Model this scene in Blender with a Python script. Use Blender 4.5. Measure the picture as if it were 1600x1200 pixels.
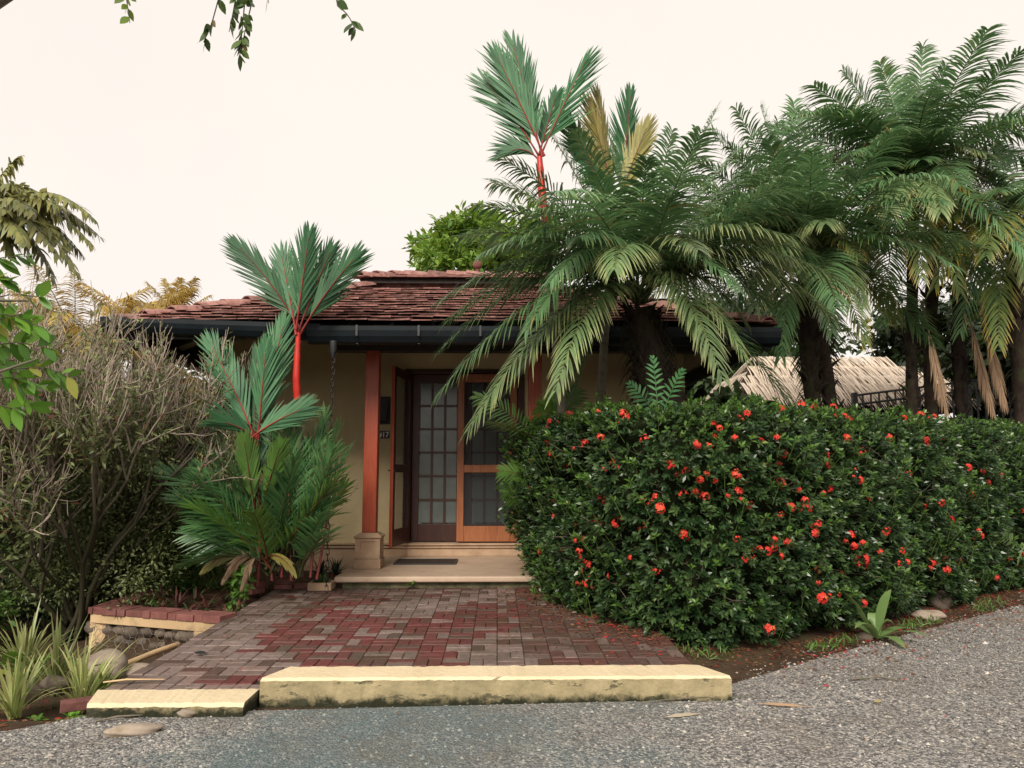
import bpy, math, random
import numpy as np
from mathutils import Matrix, Vector, Euler
for o in list(bpy.data.objects): bpy.data.objects.remove(o)
SC = bpy.context.scene; COL = SC.collection
R = math.radians
# ---------------------------------------------------------------- camera
FPX = 1160.0; PITCH = R(6.88); YAW = R(1.1); CAM = np.array([0, 0, 1.55])
cd = bpy.data.cameras.new('camera'); cam = bpy.data.objects.new('camera', cd); COL.objects.link(cam)
cam.location = CAM; cam.rotation_euler = (R(90) + PITCH, 0, -YAW)
cd.sensor_width = 36; cd.lens = 36 * FPX / 1600; cd.clip_start = .05; cd.clip_end = 2000
SC.camera = cam
# ---------------------------------------------------------------- sky, sun, exposure
SUN_EL, SUN_AZ = 37, 196          # azimuth clockwise from +Y: behind the viewer, a little to the left
W = bpy.data.worlds.new('World'); SC.world = W; W.use_nodes = True
wn = W.node_tree; wn.nodes.clear()
wo = wn.nodes.new('ShaderNodeOutputWorld'); bg = wn.nodes.new('ShaderNodeBackground')
sky = wn.nodes.new('ShaderNodeTexSky'); sky.sky_type = 'NISHITA'; sky.sun_disc = False
sky.sun_elevation = R(SUN_EL); sky.sun_rotation = R(SUN_AZ)
tc = wn.nodes.new('ShaderNodeTexCoord'); nz = wn.nodes.new('ShaderNodeTexNoise'); nz.inputs['Scale'].default_value = 1.7; nz.inputs['Detail'].default_value = 5
rp = wn.nodes.new('ShaderNodeValToRGB')
rp.color_ramp.elements[0].position = .3; rp.color_ramp.elements[0].color = (3.38, 3.10, 2.96, 1)
rp.color_ramp.elements[1].position = .6; rp.color_ramp.elements[1].color = (3.75, 3.40, 3.03, 1)
mx = wn.nodes.new('ShaderNodeMix'); mx.data_type = 'RGBA'; mx.inputs[0].default_value = .95   # closed white overcast
wn.links.new(tc.outputs['Generated'], nz.inputs['Vector']); wn.links.new(nz.outputs['Fac'], rp.inputs['Fac'])
wn.links.new(sky.outputs[0], mx.inputs[6]); wn.links.new(rp.outputs[0], mx.inputs[7])
wn.links.new(mx.outputs[2], bg.inputs['Color']); bg.inputs['Strength'].default_value = .1
wn.links.new(bg.outputs[0], wo.inputs['Surface'])
sl = bpy.data.lights.new('sun', 'SUN'); sl.energy = 1.5; sl.angle = R(24); sl.color = (1, .93, .82)
so = bpy.data.objects.new('sun', sl); COL.objects.link(so)
sd = Vector((math.sin(R(SUN_AZ)) * math.cos(R(SUN_EL)), math.cos(R(SUN_AZ)) * math.cos(R(SUN_EL)), math.sin(R(SUN_EL))))
so.rotation_euler = sd.to_track_quat('Z', 'Y').to_euler(); so.location = (-6, -12, 20)
SC.view_settings.view_transform = 'Standard'; SC.view_settings.look = 'None'
SC.view_settings.exposure = 1.5; SC.view_settings.gamma = 1; SC.view_settings.use_curve_mapping = False
# ---------------------------------------------------------------- pixel -> place helpers
_F = np.array([math.sin(YAW) * math.cos(PITCH), math.cos(YAW) * math.cos(PITCH), math.sin(PITCH)])
_R = np.array([math.cos(YAW), -math.sin(YAW), 0]); _U = np.cross(_R, _F)
def ray(px, py): return _F + (px - 800) / FPX * _R + (600 - py) / FPX * _U
def PY(px, py, Y): d = ray(px, py); return CAM + d * (Y / d[1])
def PZ(px, py, z): d = ray(px, py); return CAM + d * ((z - CAM[2]) / d[2])
def proj(P):
    v = np.asarray(P) - CAM; w = v @ _F
    return np.stack([800 + FPX * (v @ _R) / w, 600 - FPX * (v @ _U) / w], -1)
# ---------------------------------------------------------------- materials
def mat_new(name):
    m = bpy.data.materials.new(name); m.use_nodes = True; nt = m.node_tree
    return m, nt, nt.nodes['Principled BSDF']
def N(nt, t, **kw):
    n = nt.nodes.new('ShaderNode' + t)
    for k, v in kw.items():
        if hasattr(n, k): setattr(n, k, v)
        else: n.inputs[k].default_value = v
    return n
def ramp(nt, fac, stops, mode='LINEAR'):
    r = nt.nodes.new('ShaderNodeValToRGB'); cr = r.color_ramp; cr.interpolation = mode
    while len(cr.elements) > 1: cr.elements.remove(cr.elements[-1])
    cr.elements[0].position = stops[0][0]; cr.elements[0].color = (*stops[0][1], 1)
    for p, c in stops[1:]: e = cr.elements.new(p); e.color = (*c, 1)
    nt.links.new(fac, r.inputs['Fac']); return r.outputs['Color']
def mixc(nt, fac, a, b, blend='MIX'):
    m = nt.nodes.new('ShaderNodeMix'); m.data_type = 'RGBA'; m.blend_type = blend
    for s, v in ((0, fac), (6, a), (7, b)):
        if hasattr(v, 'is_linked') or hasattr(v, 'links'): nt.links.new(v, m.inputs[s])
        else: m.inputs[s].default_value = v if s == 0 else (*v, 1)
    return m.outputs[2]
def math_(nt, op, a, b=0.0, c=None, clamp=False):
    m = nt.nodes.new('ShaderNodeMath'); m.operation = op; m.use_clamp = clamp
    for i, v in enumerate((a, b, c)):
        if v is None: continue
        if hasattr(v, 'links'): nt.links.new(v, m.inputs[i])
        else: m.inputs[i].default_value = v
    return m.outputs[0]
def attr(nt, n): a = nt.nodes.new('ShaderNodeAttribute'); a.attribute_name = n; return a.outputs['Fac']
def orand(nt): return nt.nodes.new('ShaderNodeObjectInfo').outputs['Random']
def noise(nt, scale, detail=4, rough=.55, vec=None, stretch=None):
    n = N(nt, 'TexNoise'); n.inputs['Scale'].default_value = scale; n.inputs['Detail'].default_value = detail; n.inputs['Roughness'].default_value = rough
    g = nt.nodes.new('ShaderNodeNewGeometry').outputs['Position'] if vec is None else vec
    if stretch:
        mp = N(nt, 'Mapping'); mp.inputs['Scale'].default_value = stretch; nt.links.new(g, mp.inputs['Vector']); g = mp.outputs[0]
    nt.links.new(g, n.inputs['Vector']); return n.outputs['Fac']
def bump(nt, b, h, strength, dist=.01):
    n = N(nt, 'Bump'); n.inputs['Strength'].default_value = strength; n.inputs['Distance'].default_value = dist
    nt.links.new(h, n.inputs['Height']); nt.links.new(n.outputs[0], b.inputs['Normal'])
def surf(name, stops, scale=4, rough=.7, bscale=60, bstr=.3, bdist=.004, spec=.3, rand=.25, stretch=None, stain=None, stainscale=2.5, stainpos=(.5, .7), rvar=.15, metal=0):
    """noise-coloured surface; stops = list of (pos, rgb); optional stain colour in blotches; brightness varies by object"""
    m, nt, b = mat_new(name)
    c = ramp(nt, noise(nt, scale, 6, .62, stretch=stretch), stops)
    if stain:
        f = ramp(nt, noise(nt, stainscale, 7, .7), [(stainpos[0], (0, 0, 0)), (stainpos[1], (1, 1, 1))])
        c = mixc(nt, f, c, stain)
    if rand:
        v = math_(nt, 'MULTIPLY_ADD', orand(nt), rand * 2, 1 - rand)
        h = N(nt, 'HueSaturation'); nt.links.new(v, h.inputs['Value']); nt.links.new(c, h.inputs['Color']); c = h.outputs[0]
    nt.links.new(c, b.inputs['Base Color'])
    rr = math_(nt, 'MULTIPLY_ADD', noise(nt, bscale * .3, 3), rvar * 2, rough - rvar); nt.links.new(rr, b.inputs['Roughness'])
    b.inputs['Specular IOR Level'].default_value = spec; b.inputs['Metallic'].default_value = metal
    if bstr: bump(nt, b, noise(nt, bscale, 6, .65, stretch=stretch), bstr, bdist)
    return m
def leafmat(name, c1, c2, tip=None, tippos=.75, stem=None, trans=.25, rough=.42, rand=.3, old=None, oldfrac=.0, spec=.5):
    """foliage: colour by the leaf's own random (attribute r), browner or yellower tips (attribute t), stems where t < 0"""
    m, nt, b = mat_new(name); r = attr(nt, 'r'); t = attr(nt, 't')
    c = mixc(nt, r, c1, c2)
    if old:
        f = math_(nt, 'GREATER_THAN', r, 1 - oldfrac); c = mixc(nt, f, c, old)
    if tip:
        f = ramp(nt, t, [(tippos, (0, 0, 0)), (min(1, tippos + .3), (1, 1, 1))])
        f2 = math_(nt, 'MULTIPLY', f, math_(nt, 'MULTIPLY_ADD', r, .6, .4)); c = mixc(nt, f2, c, tip)
    if stem:
        f = math_(nt, 'LESS_THAN', t, -.5); c = mixc(nt, f, c, stem)
    v = math_(nt, 'MULTIPLY_ADD', orand(nt), rand * 2, 1 - rand)
    v2 = math_(nt, 'MULTIPLY', v, math_(nt, 'MULTIPLY_ADD', noise(nt, 3.0, 2), .8, .6))
    h = N(nt, 'HueSaturation'); nt.links.new(v2, h.inputs['Value']); nt.links.new(c, h.inputs['Color']); c = h.outputs[0]
    nt.links.new(c, b.inputs['Base Color']); b.inputs['Roughness'].default_value = rough; b.inputs['Specular IOR Level'].default_value = spec
    if trans:
        tr = N(nt, 'BsdfTranslucent'); h2 = N(nt, 'HueSaturation'); h2.inputs['Value'].default_value = 1.5; h2.inputs['Hue'].default_value = .485
        nt.links.new(c, h2.inputs['Color']); nt.links.new(h2.outputs[0], tr.inputs['Color'])
        ms = N(nt, 'MixShader'); ms.inputs[0].default_value = trans
        nt.links.new(b.outputs[0], ms.inputs[1]); nt.links.new(tr.outputs[0], ms.inputs[2])
        nt.links.new(ms.outputs[0], nt.nodes['Material Output'].inputs['Surface'])
    return m
# ---------------------------------------------------------------- mesh builder
class MB:
    def __init__(s): s.V = []; s.F = {3: [], 4: []}; s.r = []; s.t = []; s.n = 0
    def add(s, V, F, r=.5, t=0.0):
        V = np.asarray(V, float).reshape(-1, 3); F = np.asarray(F, int)
        s.V.append(V); s.F[F.shape[1]].append(F + s.n)
        s.r.append(np.broadcast_to(np.asarray(r, float), (len(V),)).copy()); s.t.append(np.broadcast_to(np.asarray(t, float), (len(V),)).copy())
        s.n += len(V); return s
    def box(s, lo, hi, M=None, r=.5, t=0.0):
        (a, b, c), (d, e, f) = lo, hi
        V = np.array([(a,b,c),(d,b,c),(d,e,c),(a,e,c),(a,b,f),(d,b,f),(d,e,f),(a,e,f)], float)
        if M is not None: V = (np.asarray(M)[:3, :3] @ V.T).T + np.asarray(M)[:3, 3]
        return s.add(V, [(0,3,2,1),(4,5,6,7),(0,1,5,4),(1,2,6,5),(2,3,7,6),(3,0,4,7)], r, t)
    def hexa(s, V, r=.5, t=0.0): return s.add(V, [(0,3,2,1),(4,5,6,7),(0,1,5,4),(1,2,6,5),(2,3,7,6),(3,0,4,7)], r, t)
    def tube(s, pts, rad, k=6, r=.5, t=-1.0, cap=True):
        P = np.asarray(pts, float); n = len(P); rad = np.broadcast_to(np.asarray(rad, float), (n,))
        T = np.gradient(P, axis=0); T /= np.linalg.norm(T, axis=1)[:, None] + 1e-9
        ref = np.array([0, 0, 1.]) if abs(T[:, 2]).mean() < .8 else np.array([1., .2, 0])
        A = np.cross(T, ref); A /= np.linalg.norm(A, axis=1)[:, None] + 1e-9; B = np.cross(T, A)
        a = np.arange(k) / k * 2 * np.pi
        V = P[:, None] + rad[:, None, None] * (np.cos(a)[None, :, None] * A[:, None] + np.sin(a)[None, :, None] * B[:, None])
        i = np.arange(n - 1)[:, None] * k + np.arange(k)[None]; j = np.arange(n - 1)[:, None] * k + (np.arange(k)[None] + 1) % k
        F = np.stack([i, j, j + k, i + k], -1).reshape(-1, 4); base = s.n
        s.add(V.reshape(-1, 3), F, r, t)
        if cap:
            for q, e in ((P[0], 0), (P[-1], (n - 1) * k)):
                ring = V.reshape(-1, 3)[e:e + k]; s.add(np.vstack([ring, q]), [(x, (x + 1) % k, k) for x in range(k)], r, t)
        return s
    def blob(s, c, rad, sub=1, jit=.15, rng=None, r=.5, flat=False):
        V, F = ICO[sub]; V = V.copy()
        if rng is not None: V *= (1 + jit * rng.normal(size=(len(V), 1)).clip(-1.6, 1.6))
        return s.add(V * np.asarray(rad) + np.asarray(c), F, r, 0)
    def mesh(s, name, mats, smooth=False):
        me = bpy.data.meshes.new(name); V = np.concatenate(s.V) if s.V else np.zeros((0, 3))
        f3 = np.concatenate(s.F[3]) if s.F[3] else np.zeros((0, 3), int); f4 = np.concatenate(s.F[4]) if s.F[4] else np.zeros((0, 4), int)
        me.vertices.add(len(V)); me.vertices.foreach_set('co', V.astype(np.float32).ravel())
        loops = np.concatenate([f3.ravel(), f4.ravel()]).astype(np.int32); me.loops.add(len(loops)); me.loops.foreach_set('vertex_index', loops)
        starts = np.concatenate([np.arange(len(f3)) * 3, len(f3) * 3 + np.arange(len(f4)) * 4]).astype(np.int32)
        me.polygons.add(len(starts)); me.polygons.foreach_set('loop_start', starts)
        me.update(calc_edges=True)
        sm_ = bool(smooth or any((np.asarray(a_) != 0).any() for a_ in s.t)); me.polygons.foreach_set('use_smooth', np.full(len(starts), sm_, bool))
        for nm, a in (('r', s.r), ('t', s.t)):
            at = me.attributes.new(nm, 'FLOAT', 'POINT'); at.data.foreach_set('value', np.concatenate(a).astype(np.float32))
        for m in (mats if isinstance(mats, (list, tuple)) else [mats]): me.materials.append(m)
        me.validate(); return me
def _ico():
    out = {}; p = (1 + 5 ** .5) / 2
    V = np.array([(-1,p,0),(1,p,0),(-1,-p,0),(1,-p,0),(0,-1,p),(0,1,p),(0,-1,-p),(0,1,-p),(p,0,-1),(p,0,1),(-p,0,-1),(-p,0,1)], float); V /= np.linalg.norm(V[0])
    F = [(0,11,5),(0,5,1),(0,1,7),(0,7,10),(0,10,11),(1,5,9),(5,11,4),(11,10,2),(10,7,6),(7,1,8),(3,9,4),(3,4,2),(3,2,6),(3,6,8),(3,8,9),(4,9,5),(2,4,11),(6,2,10),(8,6,7),(9,8,1)]
    for k in range(4):
        out[k] = (V.copy(), np.array(F)); cache = {}; L = list(V); G = []
        def mid(a, b):
            key = (min(a, b), max(a, b))
            if key not in cache: v = (L[a] + L[b]) / 2; L.append(v / np.linalg.norm(v)); cache[key] = len(L) - 1
            return cache[key]
        for a, b, c in F: x, y, z = mid(a, b), mid(b, c), mid(c, a); G += [(a,x,z),(b,y,x),(c,z,y),(x,y,z)]
        V = np.array(L); F = G
    return out
ICO = _ico()
OCT = (np.array([(1,0,0),(0,1,0),(-1,0,0),(0,-1,0),(0,0,1),(0,0,-1)], float), np.array([(0,1,4),(1,2,4),(2,3,4),(3,0,4),(1,0,5),(2,1,5),(3,2,5),(0,3,5)]))
def link(name, data, parent=None, loc=None, kind=None, bevel=0):
    o = bpy.data.objects.new(name, data); COL.objects.link(o)
    if parent is not None:
        o.parent = parent; wl = Vector(loc) if loc is not None else Vector((0, 0, 0)); p = parent; off = Vector((0, 0, 0))
        while p is not None: off += p.location; p = p.parent
        o.location = wl - off
    elif loc is not None: o.location = loc
    if kind: o['kind'] = kind
    if bevel: b = o.modifiers.new('bevel', 'BEVEL'); b.width = bevel; b.segments = 2; b.limit_method = 'ANGLE'
    return o
def thing(name, label, cat, loc=(0, 0, 0), group=None):
    o = bpy.data.objects.new(name, None); COL.objects.link(o); o.location = loc; o.empty_display_size = .1
    return tag(o, label, cat, group)
def tag(o, label, cat, group=None):
    o['label'] = label; o['category'] = cat
    if group: o['group'] = group
    return o
def solo(name, mb, m, label, cat, loc=None, group=None, smooth=False, bevel=0):
    """a thing that is one mesh: world-space vertices, origin moved to its base"""
    V = np.concatenate(mb.V); c = np.array([V[:, 0].mean(), V[:, 1].mean(), V[:, 2].min()]) if loc is None else np.asarray(loc)
    mb.V = [v - c for v in mb.V]; return tag(link(name, mb.mesh(name, m, smooth), None, c, bevel=bevel), label, cat, group)
def struct(name, mb, m, smooth=False): return link(name, mb.mesh(name, m, smooth), None, None, 'structure')
def part(name, mb, m, parent, smooth=False, kind=None, bevel=0): return link(name, mb.mesh(name, m, smooth), parent, None, kind, bevel)
def unit(v): v = np.asarray(v, float); return v / (np.linalg.norm(v, axis=-1, keepdims=True) + 1e-9)
# ---------------------------------------------------------------- foliage builders
def blades(mb, P, D, L, Wd, Nn, droop, K=4, r=.5, prof=None, t0=0.0, twist=0):
    """n leaf blades at P (n,3), direction D, length L, width Wd, facing Nn, bending down by droop"""
    n = len(P); D = unit(D); L = np.broadcast_to(L, (n,)); Wd = np.broadcast_to(Wd, (n,)); droop = np.broadcast_to(droop, (n,)); r = np.broadcast_to(r, (n,))
    Wv = unit(np.cross(Nn, D)); t = np.linspace(0, 1, K + 1)
    prof = np.interp(t, [0, .3, .65, 1], [.45, 1, .8, .02]) if prof is None else np.asarray(prof)
    cen = P[:, None] + L[:, None, None] * (t[None, :, None] * D[:, None]); cen[:, :, 2] -= (L * droop)[:, None] * t[None] ** 2
    tan = np.gradient(cen, axis=1); seg = np.linalg.norm(np.diff(cen, axis=1), axis=2).sum(1) / L
    cen = P[:, None] + (cen - P[:, None]) / np.maximum(seg, 1)[:, None, None]
    off = Wv[:, None] * (Wd[:, None] * prof[None] / 2)[:, :, None]
    V = np.stack([cen - off, cen + off], 2).reshape(-1, 3)
    k = np.arange(K) * 2; f = np.stack([k, k + 1, k + 3, k + 2], -1)
    F = (f[None] + (np.arange(n) * 2 * (K + 1))[:, None, None]).reshape(-1, 4)
    mb.add(V, F, np.repeat(r, 2 * (K + 1)), np.tile(np.repeat(np.maximum(t, t0), 2), n))
def bez(a, c, b, s): s = np.asarray(s)[:, None]; return (1 - s) ** 2 * a + 2 * s * (1 - s) * c + s ** 2 * b
def frond(base, tip, arch, n=60, L=.42, w=.022, a0=74, a1=38, droop=.5, vee=20, s0=.18, rng=None, rad=.012, ctrl=.45, twist=0.0, lowp=.35, K=4, jit=1.0, tone=None):
    """one feather palm leaf: arching rachis with n leaflets a side"""
    base = np.asarray(base, float); tip = np.asarray(tip, float); mb = MB()
    c = base + (tip - base) * ctrl + np.array([0, 0, arch]); s = np.linspace(0, 1, 14)
    mb.tube(bez(base, c, tip, s), np.interp(s, [0, .1, 1], [rad * 1.7, rad, rad * .22]), 5, r=.5, t=-1.0, cap=False)
    for sg in (-1, 1):
        q = np.linspace(s0, .995, n) + rng.normal(size=n) * .004 * jit; q = q.clip(0, 1); P = bez(base, c, tip, q)
        T = unit(2 * (1 - q)[:, None] * (c - base) + 2 * q[:, None] * (tip - c)); hv = unit(np.cross(T, [0, 0, 1.]))
        bad = np.abs(T[:, 2]) > .985; hv[bad] = [1, 0, 0]
        mid = hv[n // 2]; hv = np.where((hv @ mid)[:, None] < 0, -hv, hv)
        Nn = np.cross(hv, T); tw = twist; B = hv * math.cos(tw) + Nn * math.sin(tw); Nn = np.cross(B, T)
        u = (q - s0) / (1 - s0); a = np.radians(np.interp(u, [0, .5, 1], [a0, (a0 + a1) / 2 + 5, a1]) + rng.normal(size=n) * 3.2 * jit)
        v = np.radians(vee + rng.normal(size=n) * 7 * jit)
        D = np.cos(a)[:, None] * T + np.sin(a)[:, None] * (sg * np.cos(v)[:, None] * B + np.sin(v)[:, None] * Nn)
        ln = L * np.interp(u, [0, .12, .4, .8, 1], [lowp, .75, 1, .72, .38]) * (1 + rng.normal(size=n) * .06 * jit)
        rr = rng.random(n) * .85 + (.15 if tone is None else tone); ln = ln * np.where(rng.random(n) < .03 * jit, .3, 1)
        blades(mb, P, D, ln, w * (1 + rng.normal(size=n) * .1), Nn, droop * (1 + rng.normal(size=n) * .15 * jit), K, rr.clip(0, 1))
    return mb
def leafcloud(mb, C, rad, n, size, rng, elong=2.2, shell=.5, r0=0, up=.3, K=2):
    """n leaves spread through ellipsoidal clumps at C (m,3) of radius rad"""
    C = np.atleast_2d(C); rad = np.broadcast_to(np.asarray(rad, float), C.shape); k = rng.integers(0, len(C), n)
    d = unit(rng.normal(size=(n, 3))); q = (shell + (1 - shell) * rng.random(n))[:, None]
    P = C[k] + d * q * rad[k]; Dn = unit(d * .6 + rng.normal(size=(n, 3)) * .6 + [0, 0, .1]); Nn = unit(rng.normal(size=(n, 3)) * .7 + [0, 0, .7 + up] + d * .5)
    L = size * (.6 + .8 * rng.random(n)); blades(mb, P, Dn, L, L / elong, Nn, .3, K, (r0 + rng.random(n) * .8).clip(0, 1), prof=[.15, 1, .05] if K == 2 else None)
def branches(mb, p, d, length, rad, depth, rng, spread=.5, up=.15, tips=None, split=(2, 3), k=4, shrink=.72, gn=4):
    """recursive limb structure; collects the tips"""
    n = gn; pts = [p]; dd = unit(d)
    for i in range(n):
        dd = unit(dd + rng.normal(size=3) * .13 + np.array([0, 0, up * .25])); pts.append(pts[-1] + dd * length / n)
    mb.tube(pts, np.linspace(rad, rad * shrink, n + 1), k, r=max(0, .95 - .24 * depth) * (.6 + .4 * rng.random()), t=-1, cap=depth == 0)
    if depth == 0:
        if tips is not None: tips.append((pts[-1], dd))
        return
    for j in range(rng.integers(split[0], split[1] + 1)):
        e = unit(dd + rng.normal(size=3) * spread + np.array([0, 0, up])); branches(mb, pts[-1 - (j == 2)], e, length * (.65 + .25 * rng.random()), rad * shrink * .84, depth - 1, rng, spread, up, tips, split, k, shrink, gn)
# ---------------------------------------------------------------- palette
rng = np.random.default_rng(7)
m_soil = surf('soil', [(.3, (.035, .022, .014)), (.55, (.075, .05, .032)), (.75, (.05, .06, .02))], 3, .9, 45, .8, .02, .1, 0)
m_joint = surf('joint_sand', [(.3, (.02, .017, .013)), (.7, (.05, .04, .03))], 9, .95, 80, .5, .004, .1, 0)
def brickmat():
    m, nt, b = mat_new('paver'); r = attr(nt, 'r')
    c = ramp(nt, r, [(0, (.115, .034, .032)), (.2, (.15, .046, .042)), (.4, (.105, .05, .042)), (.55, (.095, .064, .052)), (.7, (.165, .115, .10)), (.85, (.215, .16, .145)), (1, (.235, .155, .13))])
    n = noise(nt, 26, 7, .7); c = mixc(nt, .75, c, ramp(nt, n, [(.25, (.42, .42, .42)), (.7, (1.25, 1.25, 1.25))]), 'MULTIPLY')
    moss = ramp(nt, noise(nt, 1.7, 7, .7), [(.47, (0, 0, 0)), (.68, (1, 1, 1))]); fine = noise(nt, 40, 5, .7)
    c = mixc(nt, math_(nt, 'MULTIPLY', math_(nt, 'MULTIPLY', moss, fine), 1.15, clamp=True), c, (.055, .05, .028))
    nt.links.new(c, b.inputs['Base Color']); nt.links.new(math_(nt, 'MULTIPLY_ADD', noise(nt, 6, 3), .5, .3), b.inputs['Roughness'])
    b.inputs['Specular IOR Level'].default_value = .35; bump(nt, b, noise(nt, 90, 6, .7), .45, .004); return m
m_paver = brickmat()
m_tile = surf('clay_tile', [(.25, (.15, .065, .055)), (.5, (.27, .135, .115)), (.75, (.42, .25, .22))], 9, .75, 70, .5, .005, .25, .3, stain=(.045, .03, .028), stainscale=6, stainpos=(.5, .72))
m_redbrick = surf('coping_brick', [(.3, (.15, .055, .048)), (.7, (.25, .105, .09))], 7, .8, 80, .5, .004, .25, .25, stain=(.06, .035, .03), stainpos=(.55, .75))
m_wall = surf('beige_render', [(.3, (.56, .445, .255)), (.7, (.62, .50, .30))], 1.5, .85, 120, .12, .003, .2, 0, stain=(.44, .35, .20), stainscale=1.1, stainpos=(.45, .8))
m_stone = surf('sandstone', [(.3, (.36, .235, .15)), (.7, (.47, .33, .22))], 6, .75, 70, .25, .003, .25, .06, stain=(.22, .15, .10), stainpos=(.58, .8))
m_slab = surf('porch_slab', [(.3, (.42, .30, .21)), (.7, (.52, .39, .29))], 3, .6, 60, .2, .003, .35, 0, stain=(.25, .17, .11), stainpos=(.55, .8))
m_riser = surf('mossy_concrete', [(.3, (.05, .05, .03)), (.55, (.13, .12, .07)), (.75, (.22, .19, .12))], 8, .9, 50, .8, .01, .15, 0)
def kerbmat(name='cream_paint', moss=.05):
    m, nt, b = mat_new(name); pos = nt.nodes.new('ShaderNodeNewGeometry')
    c = ramp(nt, noise(nt, 3.5, 5), [(.3, (.60, .49, .315)), (.7, (.68, .565, .38))])
    sx = N(nt, 'SeparateXYZ'); nt.links.new(pos.outputs['Position'], sx.inputs[0]); z = sx.outputs['Z']
    sn = N(nt, 'SeparateXYZ'); nt.links.new(pos.outputs['Normal'], sn.inputs[0])
    side = math_(nt, 'LESS_THAN', sn.outputs['Z'], .4)
    dirt = ramp(nt, noise(nt, 5, 7, .65, stretch=(1, 1, 2)), [(.3, (.36, .295, .165)), (.5, (.26, .215, .115)), (.7, (.15, .13, .065))]); c = mixc(nt, math_(nt, 'MULTIPLY', side, .85), c, dirt)
    low = math_(nt, 'SUBTRACT', moss, math_(nt, 'SUBTRACT', z, .105)); f = math_(nt, 'MULTIPLY', math_(nt, 'ADD', low, math_(nt, 'MULTIPLY_ADD', noise(nt, 9, 7, .7), .18, -.09)), 22, clamp=True)
    c = mixc(nt, math_(nt, 'MULTIPLY', f, side), c, (.022, .024, .012))
    bl = math_(nt, 'MULTIPLY', ramp(nt, noise(nt, 4.3, 8, .72, stretch=(1, 1, 3)), [(.565, (0, 0, 0)), (.60, (1, 1, 1))]), side)
    c = mixc(nt, math_(nt, 'MULTIPLY', bl, .8), c, (.05, .05, .03))
    sc = ramp(nt, noise(nt, 7, 8, .75), [(.60, (0, 0, 0)), (.70, (.5, .5, .5))]); c = mixc(nt, sc, c, (.33, .28, .2))
    nt.links.new(c, b.inputs['Base Color']); b.inputs['Roughness'].default_value = .75; b.inputs['Specular IOR Level'].default_value = .2
    bump(nt, b, noise(nt, 22, 8, .7), .7, .014); return m
m_kerb = kerbmat(); m_kerblow = kerbmat('mossy_cream_paint', .085)
m_cream = surf('cream_plaster', [(.3, (.52, .36, .20)), (.7, (.60, .43, .25))], 4, .8, 50, .35, .006, .2, 0, stain=(.20, .15, .09), stainscale=3, stainpos=(.52, .8))
m_post = surf('red_hardwood', [(.3, (.22, .030, .012)), (.55, (.34, .062, .026)), (.75, (.27, .045, .02))], 7, .38, 40, .12, .003, .45, .08, stretch=(9, 9, .5))
m_screenwood = surf('screen_door_wood', [(.3, (.24, .075, .03)), (.6, (.36, .13, .05)), (.8, (.28, .075, .03))], 6, .42, 40, .12, .003, .4, .08, stretch=(7, 7, .6))
m_darkwood = surf('mahogany', [(.3, (.035, .012, .008)), (.7, (.075, .022, .014))], 6, .4, 40, .12, .003, .45, .1, stretch=(8, 8, .6))
m_gutter = surf('dark_green_metal', [(.3, (.006, .009, .012)), (.7, (.011, .017, .022))], 3, .5, 30, .08, .002, .25, 0)
m_black = surf('black_iron', [(.3, (.010, .011, .013)), (.7, (.022, .022, .024))], 6, .5, 60, .2, .002, .5, .1)
m_rafter = surf('dark_rafter', [(.3, (.018, .014, .013)), (.7, (.035, .027, .024))], 4, .6, 40, .2, .003, .3, .1)
m_soffit = surf('soffit_board', [(.3, (.34, .31, .25)), (.7, (.44, .40, .33))], 3, .7, 40, .15, .003, .25, .05)
m_curtain = surf('curtain', [(.3, (.55, .60, .57)), (.7, (.66, .70, .66))], 2, .9, 14, 0, .03, .1, 0)
m_white = surf('white_paint', [(.3, (.70, .68, .62)), (.7, (.8, .78, .72))], 5, .5, 40, .1, .002, .4, 0)
m_mat = surf('coir', [(.3, (.035, .025, .02)), (.7, (.075, .055, .042))], 30, .95, 200, .8, .006, .1, 0)
m_rock = surf('river_stone', [(.3, (.21, .165, .125)), (.7, (.40, .33, .27))], 5, .75, 50, .4, .006, .3, .25, stain=(.16, .12, .07), stainscale=5)
m_darkrock = surf('gabion_stone', [(.3, (.055, .042, .032)), (.7, (.20, .155, .12))], 6, .8, 50, .5, .008, .3, .4)
m_wire = surf('galvanised_wire', [(.3, (.20, .18, .15)), (.7, (.34, .31, .27))], 20, .5, 60, .1, .001, .5, .1, metal=.5)
m_thatch = surf('dry_thatch', [(.3, (.34, .27, .21)), (.7, (.62, .53, .43))], 8, .85, 40, .4, .01, .15, .35, stretch=(6, 6, 1))
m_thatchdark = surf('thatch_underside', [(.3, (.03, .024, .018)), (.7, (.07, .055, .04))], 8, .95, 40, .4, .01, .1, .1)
m_bark = surf('grey_bark', [(.3, (.12, .10, .075)), (.7, (.26, .225, .18))], 12, .9, 40, .8, .01, .15, .15, stain=(.07, .09, .04), stainscale=6)
m_darkbark = surf('dark_fibrous_bark', [(.3, (.014, .010, .009)), (.7, (.05, .036, .028))], 14, .95, 40, .9, .015, .1, .2, stain=(.035, .045, .016), stainscale=5, stretch=(1, 1, .5))
m_lipstem = surf('red_crownshaft', [(.3, (.40, .018, .016)), (.7, (.55, .035, .02))], 9, .38, 40, .25, .004, .4, .05, stretch=(3, 3, .6), stain=(.24, .05, .03), stainscale=9, stainpos=(.55, .75))
m_stalk = surf('dark_red_stalk', [(.3, (.085, .016, .014)), (.7, (.16, .028, .022))], 5, .4, 40, .15, .003, .5, .05)
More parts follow.
